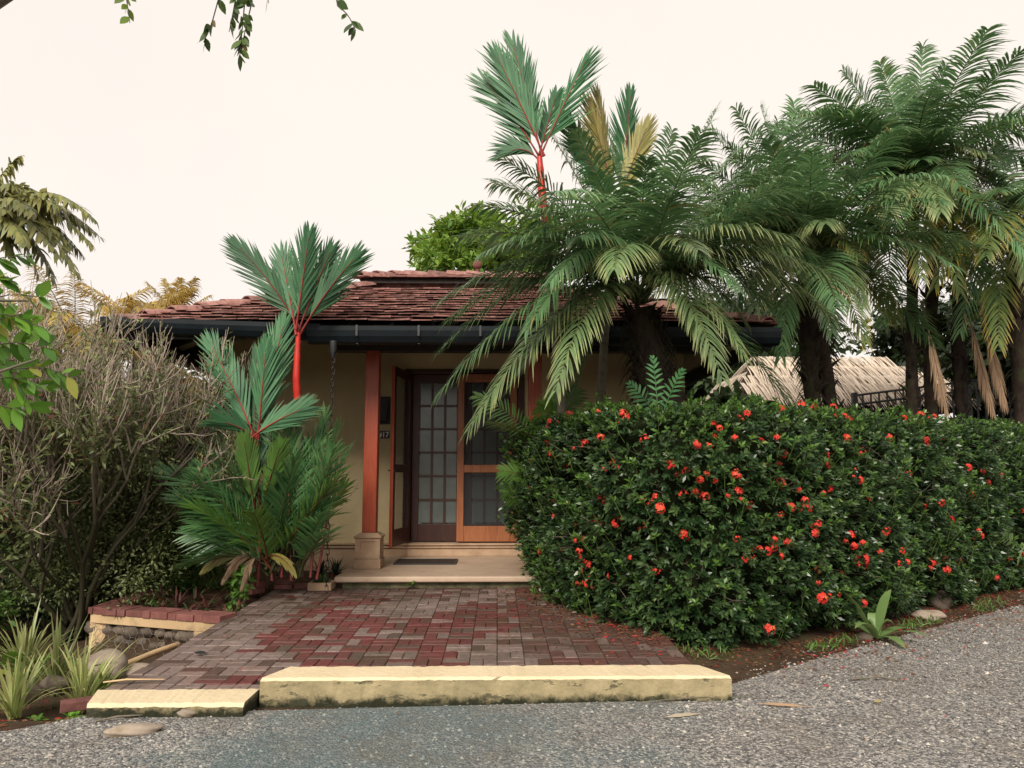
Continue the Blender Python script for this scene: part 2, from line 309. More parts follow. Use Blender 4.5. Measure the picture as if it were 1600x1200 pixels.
def pane_mat():       # obscured (frosted) glass
    m, nt, b = mat_new('pane_glass')
    c = ramp(nt, noise(nt, 3.2, 3), [(.3, (.095, .118, .113)), (.7, (.145, .168, .158))]); nt.links.new(c, b.inputs['Base Color'])
    b.inputs['Roughness'].default_value = .16; b.inputs['Specular IOR Level'].default_value = .5; bump(nt, b, noise(nt, 9, 2), .05, .01); return m
m_pane = pane_mat()
def screen_mat():
    m, nt, b = mat_new('insect_screen'); out = nt.nodes['Material Output']
    b.inputs['Base Color'].default_value = (.03, .034, .04, 1); b.inputs['Roughness'].default_value = .6
    t = N(nt, 'BsdfTransparent'); ms = N(nt, 'MixShader'); ms.inputs[0].default_value = .3
    nt.links.new(t.outputs[0], ms.inputs[1]); nt.links.new(b.outputs[0], ms.inputs[2]); nt.links.new(ms.outputs[0], out.inputs['Surface']); return m
m_screen = screen_mat()
# foliage
l_date = leafmat('date_frond', (.05, .13, .055), (.135, .245, .095), tip=(.26, .29, .10), tippos=.78, stem=(.10, .14, .05), trans=.2, rough=.33, spec=.42, old=(.24, .20, .07), oldfrac=.012)
l_dateold = leafmat('date_frond_old', (.075, .14, .04), (.18, .22, .06), tip=(.42, .30, .06), tippos=.6, stem=(.14, .12, .05), trans=.22, rough=.4)
l_datepale = leafmat('date_frond_pale', (.075, .14, .055), (.17, .24, .095), tip=(.36, .38, .17), tippos=.6, stem=(.12, .14, .05), trans=.22, rough=.36)
l_dead = leafmat('dead_frond', (.16, .10, .06), (.28, .19, .12), stem=(.15, .10, .07), trans=.1, rough=.8, spec=.2)
l_lip = leafmat('lipstick_frond', (.022, .092, .040), (.06, .17, .068), tip=(.22, .19, .08), tippos=.88, stem=(.26, .03, .022), trans=.2, rough=.5, spec=.35)
l_liplow = leafmat('clump_frond', (.034, .115, .042), (.115, .25, .085), tip=(.22, .2, .08), tippos=.88, stem=(.07, .075, .03), trans=.22, rough=.36)
l_lipyoung = leafmat('lipstick_frond_young', (.07, .17, .028), (.12, .24, .04), tip=(.2, .22, .07), tippos=.88, stem=(.16, .045, .022), trans=.28, rough=.4)
l_lipold = leafmat('lipstick_frond_yellow', (.13, .14, .035), (.26, .22, .05), tip=(.3, .25, .11), tippos=.7, stem=(.2, .06, .03), trans=.25, rough=.45)
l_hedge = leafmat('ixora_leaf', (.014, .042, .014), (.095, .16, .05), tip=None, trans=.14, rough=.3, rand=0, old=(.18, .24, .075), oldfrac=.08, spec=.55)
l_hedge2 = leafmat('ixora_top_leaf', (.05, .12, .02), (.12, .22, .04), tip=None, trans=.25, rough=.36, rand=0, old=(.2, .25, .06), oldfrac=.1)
l_bright = leafmat('bright_leaf', (.06, .17, .02), (.14, .28, .035), tip=None, stem=(.10, .075, .05), trans=.3, rough=.4, old=(.32, .33, .06), oldfrac=.06)
l_tree = leafmat('tree_leaf', (.07, .16, .018), (.19, .28, .035), tip=None, stem=(.14, .12, .10), trans=.3, rough=.5, old=(.34, .3, .06), oldfrac=.05)
l_dark = leafmat('dark_leaf', (.018, .042, .014), (.055, .09, .024), tip=None, stem=(.05, .04, .03), trans=.18, rough=.5)
l_mid = leafmat('garden_leaf', (.04, .085, .018), (.095, .16, .032), tip=None, stem=(.07, .055, .04), trans=.22, rough=.5, old=(.2, .15, .05), oldfrac=.06)
l_shrub = leafmat('shrub_leaf', (.10, .14, .045), (.28, .32, .12), tip=None, trans=.2, rough=.5, old=(.24, .10, .06), oldfrac=.05)
l_feather = leafmat('feathery_leaf', (.055, .125, .022), (.115, .21, .038), tip=None, stem=(.05, .07, .03), trans=.25, rough=.5)
l_fish = leafmat('fishtail_leaf', (.11, .15, .055), (.30, .29, .10), tip=(.26, .2, .08), tippos=.8, stem=(.07, .06, .035), trans=.28, rough=.45)
l_gold = leafmat('golden_frond', (.34, .245, .05), (.52, .40, .10), tip=(.45, .33, .15), tippos=.6, stem=(.3, .22, .07), trans=.3, rough=.5)
l_varieg = leafmat('variegated_blade', (.13, .20, .05), (.44, .44, .19), tip=(.5, .42, .2), tippos=.8, trans=.25, rough=.42)
l_brom = leafmat('bromeliad_leaf', (.07, .03, .028), (.17, .05, .045), tip=(.10, .09, .04), tippos=.7, trans=.15, rough=.38, old=(.05, .09, .03), oldfrac=.3)
l_bluegreen = leafmat('agave_leaf', (.022, .05, .038), (.04, .085, .06), trans=.1, rough=.45)
l_crinum = leafmat('crinum_leaf', (.15, .27, .08), (.24, .36, .13), tip=(.32, .33, .14), tippos=.75, trans=.25, rough=.36)
l_twig = leafmat('twig_bark', (.05, .046, .026), (.40, .325, .265), stem=None, trans=0, rough=.8, spec=.2, rand=.1)
l_litter = leafmat('leaf_litter', (.10, .045, .022), (.24, .12, .06), trans=.05, rough=.8, spec=.2, old=(.42, .03, .03), oldfrac=.13)
l_flower = leafmat('ixora_flower', (.66, .035, .03), (.78, .085, .05), trans=.2, rough=.5, rand=.12, old=(.62, .16, .05), oldfrac=.12, spec=.25)
# ---------------------------------------------------------------- ground, road
def sm(a, b, x): t = np.clip((x - a) / (b - a), 0, 1); return t * t * (3 - 2 * t)
def hnoise(x, y): return .5 * np.sin(x * 2.1 + 1.3 * np.sin(y * 1.7)) * np.sin(y * 2.6 + x) + .3 * np.sin(x * 6.3 + y * 4.1) * np.sin(y * 5.7 - x * 2)
def gz(x, y):
    x = np.asarray(x, float); y = np.asarray(y, float)
    h = .085 + 0 * x
    bed = sm(0, .5, y - (5.0 + .62 * np.maximum(x - .4, 0))) * sm(.2, .8, x); h = h + bed * (.05 + .03 * hnoise(x, y))
    house = sm(8.0, 8.8, y) * sm(-4.6, -4.0, x); h = h + house * (.17 - h)
    left = sm(-2.35, -2.75, x)                     # left of the patio: a sunken bed
    low = -.16 + .04 * hnoise(x, y) + .2 * sm(5.7, 4.7, y)
    bedg = sm(-4.0, -3.85, x) * sm(0, .12, y - (6.98 - .36 * (x + 2.45)))
    low = low + bedg * (.20 + .02 * hnoise(x, y) - low)
    far = sm(8.5, 13, y); low = low + far * (-.1 - low) * (1 - bedg)
    h = h * (1 - left) + left * low
    out = sm(12, 30, np.hypot(x, y - 5)); h = h * (1 - out) + out * (-.4 + .3 * np.sin(x * .05) * np.sin(y * .04))
    return h
def grid(xs, ys, fz):
    X, Y = np.meshgrid(xs, ys); V = np.stack([X, Y, fz(X, Y)], -1).reshape(-1, 3); nx = len(xs)
    i = (np.arange(len(ys) - 1)[:, None] * nx + np.arange(nx - 1)[None]).ravel(); return V, np.stack([i, i + 1, i + nx + 1, i + nx], -1)
xs = np.concatenate([[-600, -200, -90, -50, -32, -22, -16, -12], np.arange(-9, 9.01, .12), [12, 16, 22, 32, 50, 90, 200, 600]])
ys = np.concatenate([[-600, -200, -60, -25, -10, -4, 0], np.arange(2, 13.01, .12), [16, 20, 26, 34, 50, 90, 200, 600]])
mb = MB(); mb.add(*grid(xs, ys, gz)); struct('ground', mb, m_soil, True)
ROAD = [(-14, -6), (14, -6), (14, 12.3), (9, 10.0), (6.1, 8.55), (4.2, 7.2), (3.0, 6.35), (2.2, 5.75), (1.62, 5.3), (1.5, 4.96), (-2.44, 4.72), (-2.75, 4.45), (-3.5, 4.2), (-6, 3.6), (-14, 2.2)]
def in_poly(x, y, poly):
    c = np.zeros(np.shape(x), bool); p = np.array(poly)
    for (x0, y0), (x1, y1) in zip(p, np.roll(p, -1, 0)):
        c ^= ((y0 > y) != (y1 > y)) & (x < (x1 - x0) * (y - y0) / (y1 - y0 + 1e-12) + x0)
    return c
def bluepatch(nt):     # damp, finer blue-grey chippings in front of the kerb
    sx = N(nt, 'SeparateXYZ'); nt.links.new(nt.nodes.new('ShaderNodeNewGeometry').outputs['Position'], sx.inputs[0])
    x = math_(nt, 'ADD', sx.outputs['X'], math_(nt, 'MULTIPLY_ADD', noise(nt, 1.6, 4), 2.4, -1.2))
    return ramp(nt, math_(nt, 'MULTIPLY_ADD', x, .25, .5), [(.1, (.1, .1, .1)), (.2, (1, 1, 1)), (.45, (1, 1, 1)), (.78, (0, 0, 0))])
def roadmat():
    m, nt, b = mat_new('gravel_road'); pos = nt.nodes.new('ShaderNodeNewGeometry').outputs['Position']
    v = N(nt, 'TexVoronoi'); v.inputs['Scale'].default_value = 75; nt.links.new(pos, v.inputs['Vector'])
    sv = N(nt, 'SeparateColor'); nt.links.new(v.outputs['Color'], sv.inputs[0])
    c = ramp(nt, sv.outputs[0], [(0, (.06, .058, .058)), (.4, (.17, .165, .16)), (.75, (.30, .285, .26)), (1, (.48, .44, .39))])
    blue = bluepatch(nt); c = mixc(nt, math_(nt, 'MULTIPLY', blue, .75), c, (.085, .125, .13))
    c = mixc(nt, ramp(nt, noise(nt, 2.4, 5), [(.45, (0, 0, 0)), (.75, (.6, .6, .6))]), c, (.15, .12, .09))
    nt.links.new(c, b.inputs['Base Color']); b.inputs['Roughness'].default_value = .85; b.inputs['Specular IOR Level'].default_value = .25
    bump(nt, b, math_(nt, 'SUBTRACT', 1, v.outputs['Distance']), .8, .012); return m
ROADZ = .11
import bmesh
bm = bmesh.new(); f = bm.faces.new([bm.verts.new((x, y, ROADZ)) for x, y in ROAD]); bmesh.ops.triangulate(bm, faces=[f])
me = bpy.data.meshes.new('road'); bm.to_mesh(me); bm.free(); me.materials.append(roadmat()); link('road', me, None, None, 'structure')
def pebmat():
    m, nt, b = mat_new('gravel'); r = attr(nt, 'r')
    c = ramp(nt, r, [(0, (.045, .045, .048)), (.3, (.125, .125, .128)), (.6, (.23, .22, .21)), (.85, (.35, .315, .275)), (1, (.52, .48, .42))])
    blue = bluepatch(nt); c = mixc(nt, math_(nt, 'MULTIPLY', blue, .62), c, (.10, .145, .15)); c = mixc(nt, ramp(nt, noise(nt, 1.3, 6, .65), [(.5, (0, 0, 0)), (.68, (.65, .65, .65))]), c, (.13, .10, .08))
    nt.links.new(c, b.inputs['Base Color']); b.inputs['Roughness'].default_value = .75; b.inputs['Specular IOR Level'].default_value = .3; return m
def pebbles(n, xr, yr, size, z, cond, seed, thick=.55):
    g = np.random.default_rng(seed); x = g.uniform(*xr, n); y = g.uniform(*yr, n); k = cond(x, y); x, y = x[k], y[k]; n = len(x)
    V, F = OCT; s = size[0] + (size[1] - size[0]) * g.random(n) ** 3; a = g.random(n) * 6.28; el = .6 + .4 * g.random(n)
    Q = V[None] * np.stack([s, s * el, s * thick * (.6 + .6 * g.random(n))], -1)[:, None] * (1 + .22 * g.normal(size=(n, 6, 1)))
    X = Q[..., 0] * np.cos(a)[:, None] - Q[..., 1] * np.sin(a)[:, None]; Yy = Q[..., 0] * np.sin(a)[:, None] + Q[..., 1] * np.cos(a)[:, None]
    zz = z(x, y) if callable(z) else z + 0 * x
    P = np.stack([X + x[:, None], Yy + y[:, None], Q[..., 2] + (zz + s * .12)[:, None]], -1)
    mb = MB(); mb.add(P.reshape(-1, 3), (F[None] + (np.arange(n) * 6)[:, None, None]).reshape(-1, 3), np.repeat(g.random(n), 6)); return mb
vis = lambda x, y: (np.abs(x - .02 * y) < .72 * y + .15)
mb = pebbles(110000, (-3.6, 7.2), (3.6, 9.6), (.004, .015), ROADZ, lambda x, y: in_poly(x, y, ROAD) & vis(x, y), 3)
ROADA = np.array(ROAD)
def edge_dist(x, y):
    d = np.full(np.shape(x), 9e9)
    for (x0, y0), (x1, y1) in zip(ROADA[2:11], ROADA[3:11].tolist()[:] + [ROADA[11].tolist()]):
        L2 = (x1 - x0) ** 2 + (y1 - y0) ** 2; t = np.clip(((x - x0) * (x1 - x0) + (y - y0) * (y1 - y0)) / L2, 0, 1); d = np.minimum(d, np.hypot(x - x0 - t * (x1 - x0), y - y0 - t * (y1 - y0)))
    return d
ge = np.random.default_rng(33)
mb2 = pebbles(26000, (1.5, 7.2), (5.0, 9.9), (.004, .017), lambda x, y: gz(x, y) + .002, lambda x, y: ~in_poly(x, y, ROAD) & (edge_dist(x, y) < np.abs(ge.normal(size=x.shape)) * .13), 34)
mb3 = pebbles(1500, (-3.2, 7), (3.8, 9.3), (.012, .03), ROADZ - .002, lambda x, y: in_poly(x, y, ROAD) & vis(x, y), 35)
for m_ in (mb2, mb3):
    for V_, F_, r_ in zip(m_.V, m_.F[3], m_.r): mb.add(V_, F_, np.minimum(1, r_ * .7 + .3))
o = link('gravel', mb.mesh('gravel', pebmat(), False), None, None, 'stuff'); tag(o, 'loose grey and beige gravel covering the road', 'gravel')
# ---------------------------------------------------------------- brick patio
PX0, PX1, PY0, PY1 = -2.5, 1.4, 4.98, 8.70
def pz(y): return .196 + .0206 * (y - 5.51)
patio = MB(); V = []
for z0 in (-.3, -.016):
    V += [(PX0 + .01, PY0, pz(PY0) + z0), (PX1, PY0, pz(PY0) + z0), (PX1, PY1, pz(PY1) + z0), (PX0 + .01, PY1, pz(PY1) + z0)]
patio.hexa(np.array(V)); patio_o = struct('patio', patio, m_joint)
U = .2; GAP = .004
cells = []          # (cx, cy, lx, ly)
nx = int(round((PX1 - (PX0 + .1)) / U)); ny = int((PY1 - (PY0 + .1)) / U + .01)
for i in range(nx):
    for j in range(ny):
        x0 = PX0 + .1 + i * U; y0 = PY0 + .1 + j * U
        if (i + j) % 2: cells += [(x0 + .05, y0 + .1, .1, .2), (x0 + .15, y0 + .1, .1, .2)]
        else: cells += [(x0 + .1, y0 + .05, .2, .1), (x0 + .1, y0 + .15, .2, .1)]
y = PY0 + .1
while y < PY1 - .21: cells.append((PX0 + .05, y + .1, .1, .2)); y += .2
x = PX0
while x < PX1 - .05: cells.append((x + .05, PY0 + .05, .1, .1)); x += .1
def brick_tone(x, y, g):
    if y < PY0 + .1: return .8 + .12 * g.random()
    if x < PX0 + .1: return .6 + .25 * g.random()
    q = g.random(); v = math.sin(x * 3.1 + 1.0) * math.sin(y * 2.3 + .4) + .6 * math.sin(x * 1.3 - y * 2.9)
    if x > .3: return (.36 + .18 * g.random()) if q < .85 else .62 + .1 * g.random()  # bricks by the hedge: its shade, and damp, put into a darker tone
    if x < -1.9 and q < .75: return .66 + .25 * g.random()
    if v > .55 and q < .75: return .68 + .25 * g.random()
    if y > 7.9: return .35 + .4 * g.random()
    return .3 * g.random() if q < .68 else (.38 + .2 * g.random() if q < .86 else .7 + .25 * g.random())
def brick_shape(lx, ly, g, h=.055):
    a, b = lx / 2 - GAP / 2, ly / 2 - GAP / 2; e = .005; j = lambda: g.normal() * .0012
    V = [(-a, -b, -h), (a, -b, -h), (a, b, -h), (-a, b, -h), (-a, -b, -e), (a, -b, -e), (a, b, -e), (-a, b, -e)]
    V += [(-a + e + abs(j()), -b + e + abs(j()), j()), (a - e - abs(j()), -b + e + abs(j()), j()), (a - e - abs(j()), b - e - abs(j()), j()), (-a + e + abs(j()), b - e - abs(j()), j())]
    F = [(0, 1, 5, 4), (1, 2, 6, 5), (2, 3, 7, 6), (3, 0, 4, 7), (4, 5, 9, 8), (5, 6, 10, 9), (6, 7, 11, 10), (7, 4, 8, 11), (8, 9, 10, 11)]
    return np.array(V), np.array(F)
g = np.random.default_rng(11)
hidden = lambda c: (c[0] > .75 + (8.7 - c[1]) * .36) or (c[1] < 5.3 and -1.46 < c[0] < 1.45)
cells = [c for c in cells if not (c[1] < 5.22 and -1.5 < c[0] < 1.5)]
order = sorted(range(len(cells)), key=lambda i: (hidden(cells[i]), cells[i][1] + .3 * abs(cells[i][0])))
rest = MB(); tilt = R(1.18); cache = {}
for rank, i in enumerate(order):
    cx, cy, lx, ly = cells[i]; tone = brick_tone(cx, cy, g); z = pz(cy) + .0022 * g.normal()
    rx, ry, rz = tilt + g.normal() * .008, g.normal() * .008, g.normal() * .008
    if rank < 300:
        key = (lx, ly, round(tone * 14))
        if key not in cache:
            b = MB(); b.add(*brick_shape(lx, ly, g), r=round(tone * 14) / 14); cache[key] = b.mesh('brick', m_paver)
        o = link('brick', cache[key], patio_o, (cx, cy, z)); o.rotation_euler = (rx, ry, rz)
    else:
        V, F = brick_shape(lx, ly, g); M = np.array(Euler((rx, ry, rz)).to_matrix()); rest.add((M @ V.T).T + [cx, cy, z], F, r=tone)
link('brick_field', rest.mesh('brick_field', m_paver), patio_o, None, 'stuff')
# ---------------------------------------------------------------- kerbs
def rough_block(lo, hi, nx, jit, g, chamfer=.02, skew=(0, 0)):
    """concrete block with uneven, chamfered long edges; skew = end slants at left and right"""
    (x0, y0, z0), (x1, y1, z1) = lo, hi; c = chamfer
    prof = [(y0 + .012, z0), (y0, z0 + .05), (y0, z1 - c), (y0 + c, z1), (y1 - c, z1), (y1, z1 - c), (y1, z0)]; n = len(prof); V = []
    for i in range(nx + 1):
        u = i / nx
        for k, (y, z) in enumerate(prof):
            a = (y - y0) / (y1 - y0); xx = (x0 + skew[0] * a) * (1 - u) + (x1 - skew[1] * a) * u
            V.append((xx + g.normal() * jit * .3, y + g.normal() * jit, z + (g.normal() * jit * .6 if k not in (0, n - 1) else 0)))
    F = [(i * n + k, (i + 1) * n + k, (i + 1) * n + k + 1, i * n + k + 1) for i in range(nx) for k in range(n - 1)]
    mb = MB(); mb.add(V, F); E0 = np.array(V)
    for e in (0, nx * n):
        ring = E0[e:e + n]; mb.add(np.vstack([ring, ring.mean(0)]), [(k, (k + 1) % n, n) if e else ((k + 1) % n, k, n) for k in range(n)])
    return mb
g = np.random.default_rng(5)
solo('concrete_kerb', rough_block((-1.5, 4.92, .03), (1.5, 5.22, .262), 90, .0026, g, .016, (.12, .14)), m_kerb, 'raised cream painted concrete kerb block lying across the front of the brick patio', 'kerb')
solo('concrete_kerb', rough_block((-2.44, 4.66, .03), (-1.515, 4.975, .188), 40, .003, g, .02, (-.1, 0)), m_kerblow, 'low flat cream kerb strip at the patio corner beside the raised block', 'kerb')
# ---------------------------------------------------------------- gabion retaining wall on the left of the patio
GA, GB, GC = np.array([-2.5, 6.98]), np.array([-3.95, 7.5]), np.array([-3.9, 8.6])
gab = thing('retaining_wall', 'low cream framed stone retaining wall with red brick coping beside the patio', 'wall', (-3.2, 7.25, -.25))
def along(a, b, lo, hi):   # box in a frame whose x runs a->b, y to the left, z up
    d = unit(b - a); M = np.eye(4); M[:2, 0] = d; M[:2, 1] = (-d[1], d[0]); M[:2, 3] = a; return (lo, hi, M)
LAB = float(np.linalg.norm(GB - GA))   # runs leftwards, so +y of the frame points to the viewer
part('top_beam', MB().box(*along(GA, GB, (-.02, -.2, .115), (LAB, .0, .2))), m_cream, gab, bevel=.006)
part('frame_column', MB().box(*along(GA, GB, (-.02, -.18, -.3), (.3, .003, .114))), m_cream, gab, bevel=.006)
part('backing', MB().box(*along(GA, GB, (.3, -.24, -.35), (LAB, -.205, .11))), m_joint, gab)
part('side_wall', MB().box(*along(GB, GC, (.0, -.16, -.35), (1.1, .0, .2))), m_cream, gab, bevel=.006)
d = unit(GB - GA); nrm = np.array([-d[1], d[0]]); g = np.random.default_rng(21)
i = 0; x = -.0
while x < LAB - .02:
    ln = .2 if i % 2 == 0 else .1; ln = min(ln, LAB + .02 - x)
    part('brick', MB().box(*along(GA, GB, (x + .004, -.215, .2), (x + ln - .004, .015 + g.normal() * .004, .262 + g.normal() * .003))), m_redbrick, gab, bevel=.005); x += ln; i += 1
x = .05
while x < 1.05: part('brick', MB().box(*along(GB, GC, (x + .004, -.19, .2), (x + .096, .02, .262 + g.normal() * .003))), m_redbrick, gab, bevel=.005); x += .1
for row in range(4):
    x = .33
    while x < LAB - .05:
        s = .055 + .05 * g.random(); c2 = GA + d * (x + s) + nrm * -.09; zc = -.27 + row * .105 + g.normal() * .012
        part('stone', MB().blob((c2[0], c2[1], zc), (s * 1.15, s * .9, s * (.62 + .2 * g.random())), 2, .06, g), m_darkrock, gab, True); x += s * 2.0
net = MB()
hx = .055
for a in range(30):
    for b in range(9):
        cx = .33 + a * hx * 1.5; cz = -.32 + b * hx * 1.732 + (a % 2) * hx * .866
        if cx > LAB or cz > .1: continue
        for k in (0, 1, 2):
            p0, p1 = [(cx + hx * math.cos(R(60 * q)), cz + hx * math.sin(R(60 * q))) for q in (k, k + 1)]
            if max(p0[1], p1[1]) > .11: continue
            net.tube([(*(GA + d * p0[0] + nrm * .012), p0[1]), (*(GA + d * p1[0] + nrm * .012), p1[1])], .0022, 4, cap=False)
part('wire_mesh', net, m_wire, gab)
# ---------------------------------------------------------------- house
YW = 10.8; ZS = .395; ZT = 3.62
house = thing('house', 'beige bungalow with clay tile hip roof, red wooden porch posts and glazed double door', 'house', (-.6, YW, .2))
XL, XR, YE, ZE, SL = -4.45, 3.2, 8.4, 3.25, .41
DX0, DX1, DZ0, DZ1 = -1.30, .33, .58, 3.0
part('front_wall', MB().box((-3.92, YW, .1), (DX0 - .06, YW + .2, 3.9)), m_wall, house)
part('front_wall', MB().box((DX1 + .06, YW, .1), (2.75, YW + .2, 3.9)), m_wall, house)
part('front_wall', MB().box((DX0 - .06, YW + .003, DZ1 + .07), (DX1 + .06, YW + .2, 3.9)), m_wall, house)
part('side_wall', MB().box((-3.917, YW + .2, .1), (-3.72, 14.4, 3.9)), m_wall, house)
part('side_wall', MB().box((2.55, YW + .2, .1), (2.747, 14.4, 3.9)), m_wall, house)
part('back_wall', MB().box((-3.72, 14.2, .1), (2.55, 14.398, 3.9)), m_wall, house)
part('room_floor', MB().box((-3.71, YW + .21, .3), (2.54, 14.19, .5)), m_slab, house)
part('ceiling', MB().box((-3.71, YW + .21, 3.5), (2.54, 14.19, 3.56)), m_white, house)
pl = MB(); pl.box((-3.96, YW - .04, .1), (DX0 - .1, YW, .50)); part('plinth', pl, m_stone, house, bevel=.006)
part('plinth', MB().box((DX1 + .1, YW - .04, .1), (2.79, YW, .50)), m_stone, house, bevel=.006)
for (a, b) in ((-3.98, DX0 - .1), (DX1 + .1, 2.81)):
    part('moulding', MB().box((a, YW - .065, .503), (b, YW, .528)), m_stone, house, bevel=.006); part('moulding', MB().box((a, YW - .05, .545), (b, YW, .572)), m_stone, house, bevel=.006)
# porch floor slab, riser and threshold step
slab = part('porch_floor', MB().box((-1.84, 8.6, .33), (.95, YW - .002, ZS)), m_slab, house, bevel=.018)
part('riser', MB().box((-1.76, 8.68, .1), (.9, YW - .3, .328)), m_riser, house)
st = part('threshold', MB().box((DX0 - .1, YW - .12, ZS + .002), (DX1 + .1, YW + .1, .505)), m_stone, house, bevel=.006)
part('nosing', MB().box((DX0 - .1, YW - .145, .508), (DX1 + .1, YW + .1, .53)), m_stone, st, bevel=.006)
part('nosing', MB().box((DX0 - .1, YW - .135, .545), (DX1 + .1, YW + .1, .572)), m_stone, st, bevel=.006)
part('infill', MB().box((DX0 - .1, YW - .11, .531), (DX1 + .1, YW + .1, .544)), m_stone, st)
# porch piers and posts
for px in (-1.59, .475):
    yp = 9.43; h = .165; p = part('pier', MB().box((px - .135, yp - .135, ZS + .12), (px + .135, yp + .135, .76)), m_stone, house)
    part('base', MB().box((px - h, yp - h, ZS + .002), (px + h, yp + h, ZS + .118)), m_stone, p, bevel=.008)
    part('base_moulding', MB().box((px - .155, yp - .155, ZS + .12), (px + .155, yp + .155, ZS + .142)), m_stone, p, bevel=.008)
    part('cap', MB().box((px - .17, yp - .17, .762), (px + .17, yp + .17, .79)), m_stone, p, bevel=.01)
    part('cap_slope', MB().hexa([(px - .16, yp - .16, .79), (px + .16, yp - .16, .79), (px + .16, yp + .16, .79), (px - .16, yp + .16, .79), (px - .105, yp - .105, .825), (px + .105, yp - .105, .825), (px + .105, yp + .105, .825), (px - .105, yp + .105, .825)]), m_stone, p)
    fr = MB(); z0, z1 = ZS + .144, .758
    for q in range(4):
        M = np.eye(4); c, s = [(1, 0), (0, 1), (-1, 0), (0, -1)][q]; M[0, :2] = (c, -s); M[1, :2] = (s, c); M[:2, 3] = (px, yp)
        for lo, hi in (((-.152, -.152, z0), (-.088, -.136, z1)), ((.088, -.152, z0), (.137, -.136, z1)), ((-.087, -.152, z0), (.087, -.136, z0 + .03)), ((-.087, -.152, z1 - .03), (.087, -.136, z1))): fr.box(lo, hi, M)
    part('panel_frame', fr, m_stone, p)
    part('post', MB().box((px - .085, yp - .085, .826), (px + .085, yp + .085, 3.22)), m_post, house, bevel=.008)
# porch beam over the posts
part('porch_beam', MB().box((-2.1, 9.33, 3.1), (XR - .5, 9.53, 3.32)), m_rafter, house)
# --- doors
def glazed_leaf(x0, x1, y, parent, wood):
    leaf = part('door', MB().box((x0, y, DZ0), (x0 + .1, y + .045, DZ1)).box((x1 - .1, y, DZ0), (x1, y + .045, DZ1)).box((x0 + .1, y, DZ0), (x1 - .1, y + .045, DZ0 + .25)).box((x0 + .1, y, DZ1 - .12), (x1 - .1, y + .045, DZ1)), wood, parent, bevel=.004)
    a0, a1, b0, b1 = x0 + .1, x1 - .1, DZ0 + .25, DZ1 - .12; cx = (a1 - a0) / 3; cz = (b1 - b0) / 6
    for i in (1, 2): part('muntin', MB().box((a0 + i * cx - .017, y - .004, b0), (a0 + i * cx + .017, y + .036, b1)), wood, leaf)
    for j in range(1, 6): part('muntin', MB().box((a0, y - .001, b0 + j * cz - .016), (a1, y + .033, b0 + j * cz + .016)), wood, leaf)
    for i in range(3):
        for j in range(6): part('pane', MB().box((a0 + i * cx + .0172, y + .018, b0 + j * cz + .0162), (a0 + (i + 1) * cx - .0172, y + .022, b0 + (j + 1) * cz - .0162)), m_pane, leaf)
    return leaf
lf = glazed_leaf(DX0 + .05, -.485, YW + .11, house, m_darkwood)
part('handle', MB().box((-.53, YW + .085, 1.5), (-.51, YW + .11, 1.66)).box((-.60, YW + .06, 1.57), (-.51, YW + .075, 1.59)), m_black, lf)
glazed_leaf(-.48, DX1 - .05, YW + .11, house, m_darkwood)
jm = MB().box((DX0 - .055, YW - .03, DZ0), (DX0 + .045, YW + .19, DZ1 + .065)).box((DX1 - .045, YW - .03, DZ0), (DX1 + .055, YW + .19, DZ1 + .065)).box((DX0 + .046, YW - .03, DZ1 + .003), (DX1 - .046, YW + .19, DZ1 + .065))
part('door_frame', jm, m_darkwood, house, bevel=.005)
for a, b in ((DX0 + .06, -.5), (-.47, DX1 - .06)):
    cu = MB(); n = 60; u = np.linspace(a - .06, b + .06, n); yy = YW + .185 + .010 * np.sin(u * 55) + .005 * np.sin(u * 23)
    Vc = np.concatenate([np.stack([u, yy, 0 * u + .56], -1), np.stack([u, yy + .003, 0 * u + 3.05], -1)]); i = np.arange(n - 1); cu.add(Vc, np.stack([i, i + 1, i + n + 1, i + n], -1)); part('curtain', cu, m_curtain, house, True)
def screen_leaf(w, wood, mid=1.62):     # local: x 0..w from hinge side, y thickness, z up
    z0, z1 = DZ0 + .01, DZ1 - .01
    fr = MB().box((0, 0, z0), (.10, .035, z1)).box((w - .1, 0, z0), (w, .035, z1)).box((.1, .001, z0), (w - .1, .034, z0 + .22)).box((.1, .001, z1 - .12), (w - .1, .034, z1)).box((.1, .001, mid - .055), (w - .1, .034, mid + .055))
    sc = [MB().box((.1, .016, z0 + .22), (w - .1, .018, mid - .055)), MB().box((.1, .016, mid + .055), (w - .1, .018, z1 - .12))]; return fr, sc
for (hx_, w, ang, nm, hand) in ((DX1 - .05, .865, 180, 'closed', 0), (DX0 + .02, .84, 261, 'open', 1)):
    fr, sc = screen_leaf(w, m_screenwood); sd_ = thing_ = None
    o = link('screen_door', fr.mesh('screen_door', m_darkwood if hand else m_screenwood), house, (hx_, YW - .06 + (.02 if not hand else -.02), 0)); o.rotation_euler = (0, 0, R(ang))  # open leaf in dark wood: shadow on its inner face put into the colour
    o.modifiers.new('bevel', 'BEVEL').width = .005
    for s_ in sc: c = link('insect_screen', s_.mesh('insect_screen', m_screen), None); c.parent = o
    if hand:
        c = link('lit_edge', MB().box((w, -.004, DZ0 + .01), (w + .012, .039, DZ1 - .01)).mesh('lit_edge', m_post), None); c.parent = o  # added strip: the lit free edge put into a redder wood colour
        h_ = MB().box((w - .07, -.03, 1.58), (w - .03, .065, 1.6)).box((w - .16, -.045, 1.58), (w - .03, -.03, 1.6)).box((w - .16, .05, 1.58), (w - .03, .065, 1.6)); c = link('handle', h_.mesh('handle', m_black), None); c.parent = o
    else:
        c = link('hinge', MB().box((-.006, .03, .95), (.012, .05, 1.1)).mesh('hinge', m_black), None); c.parent = o
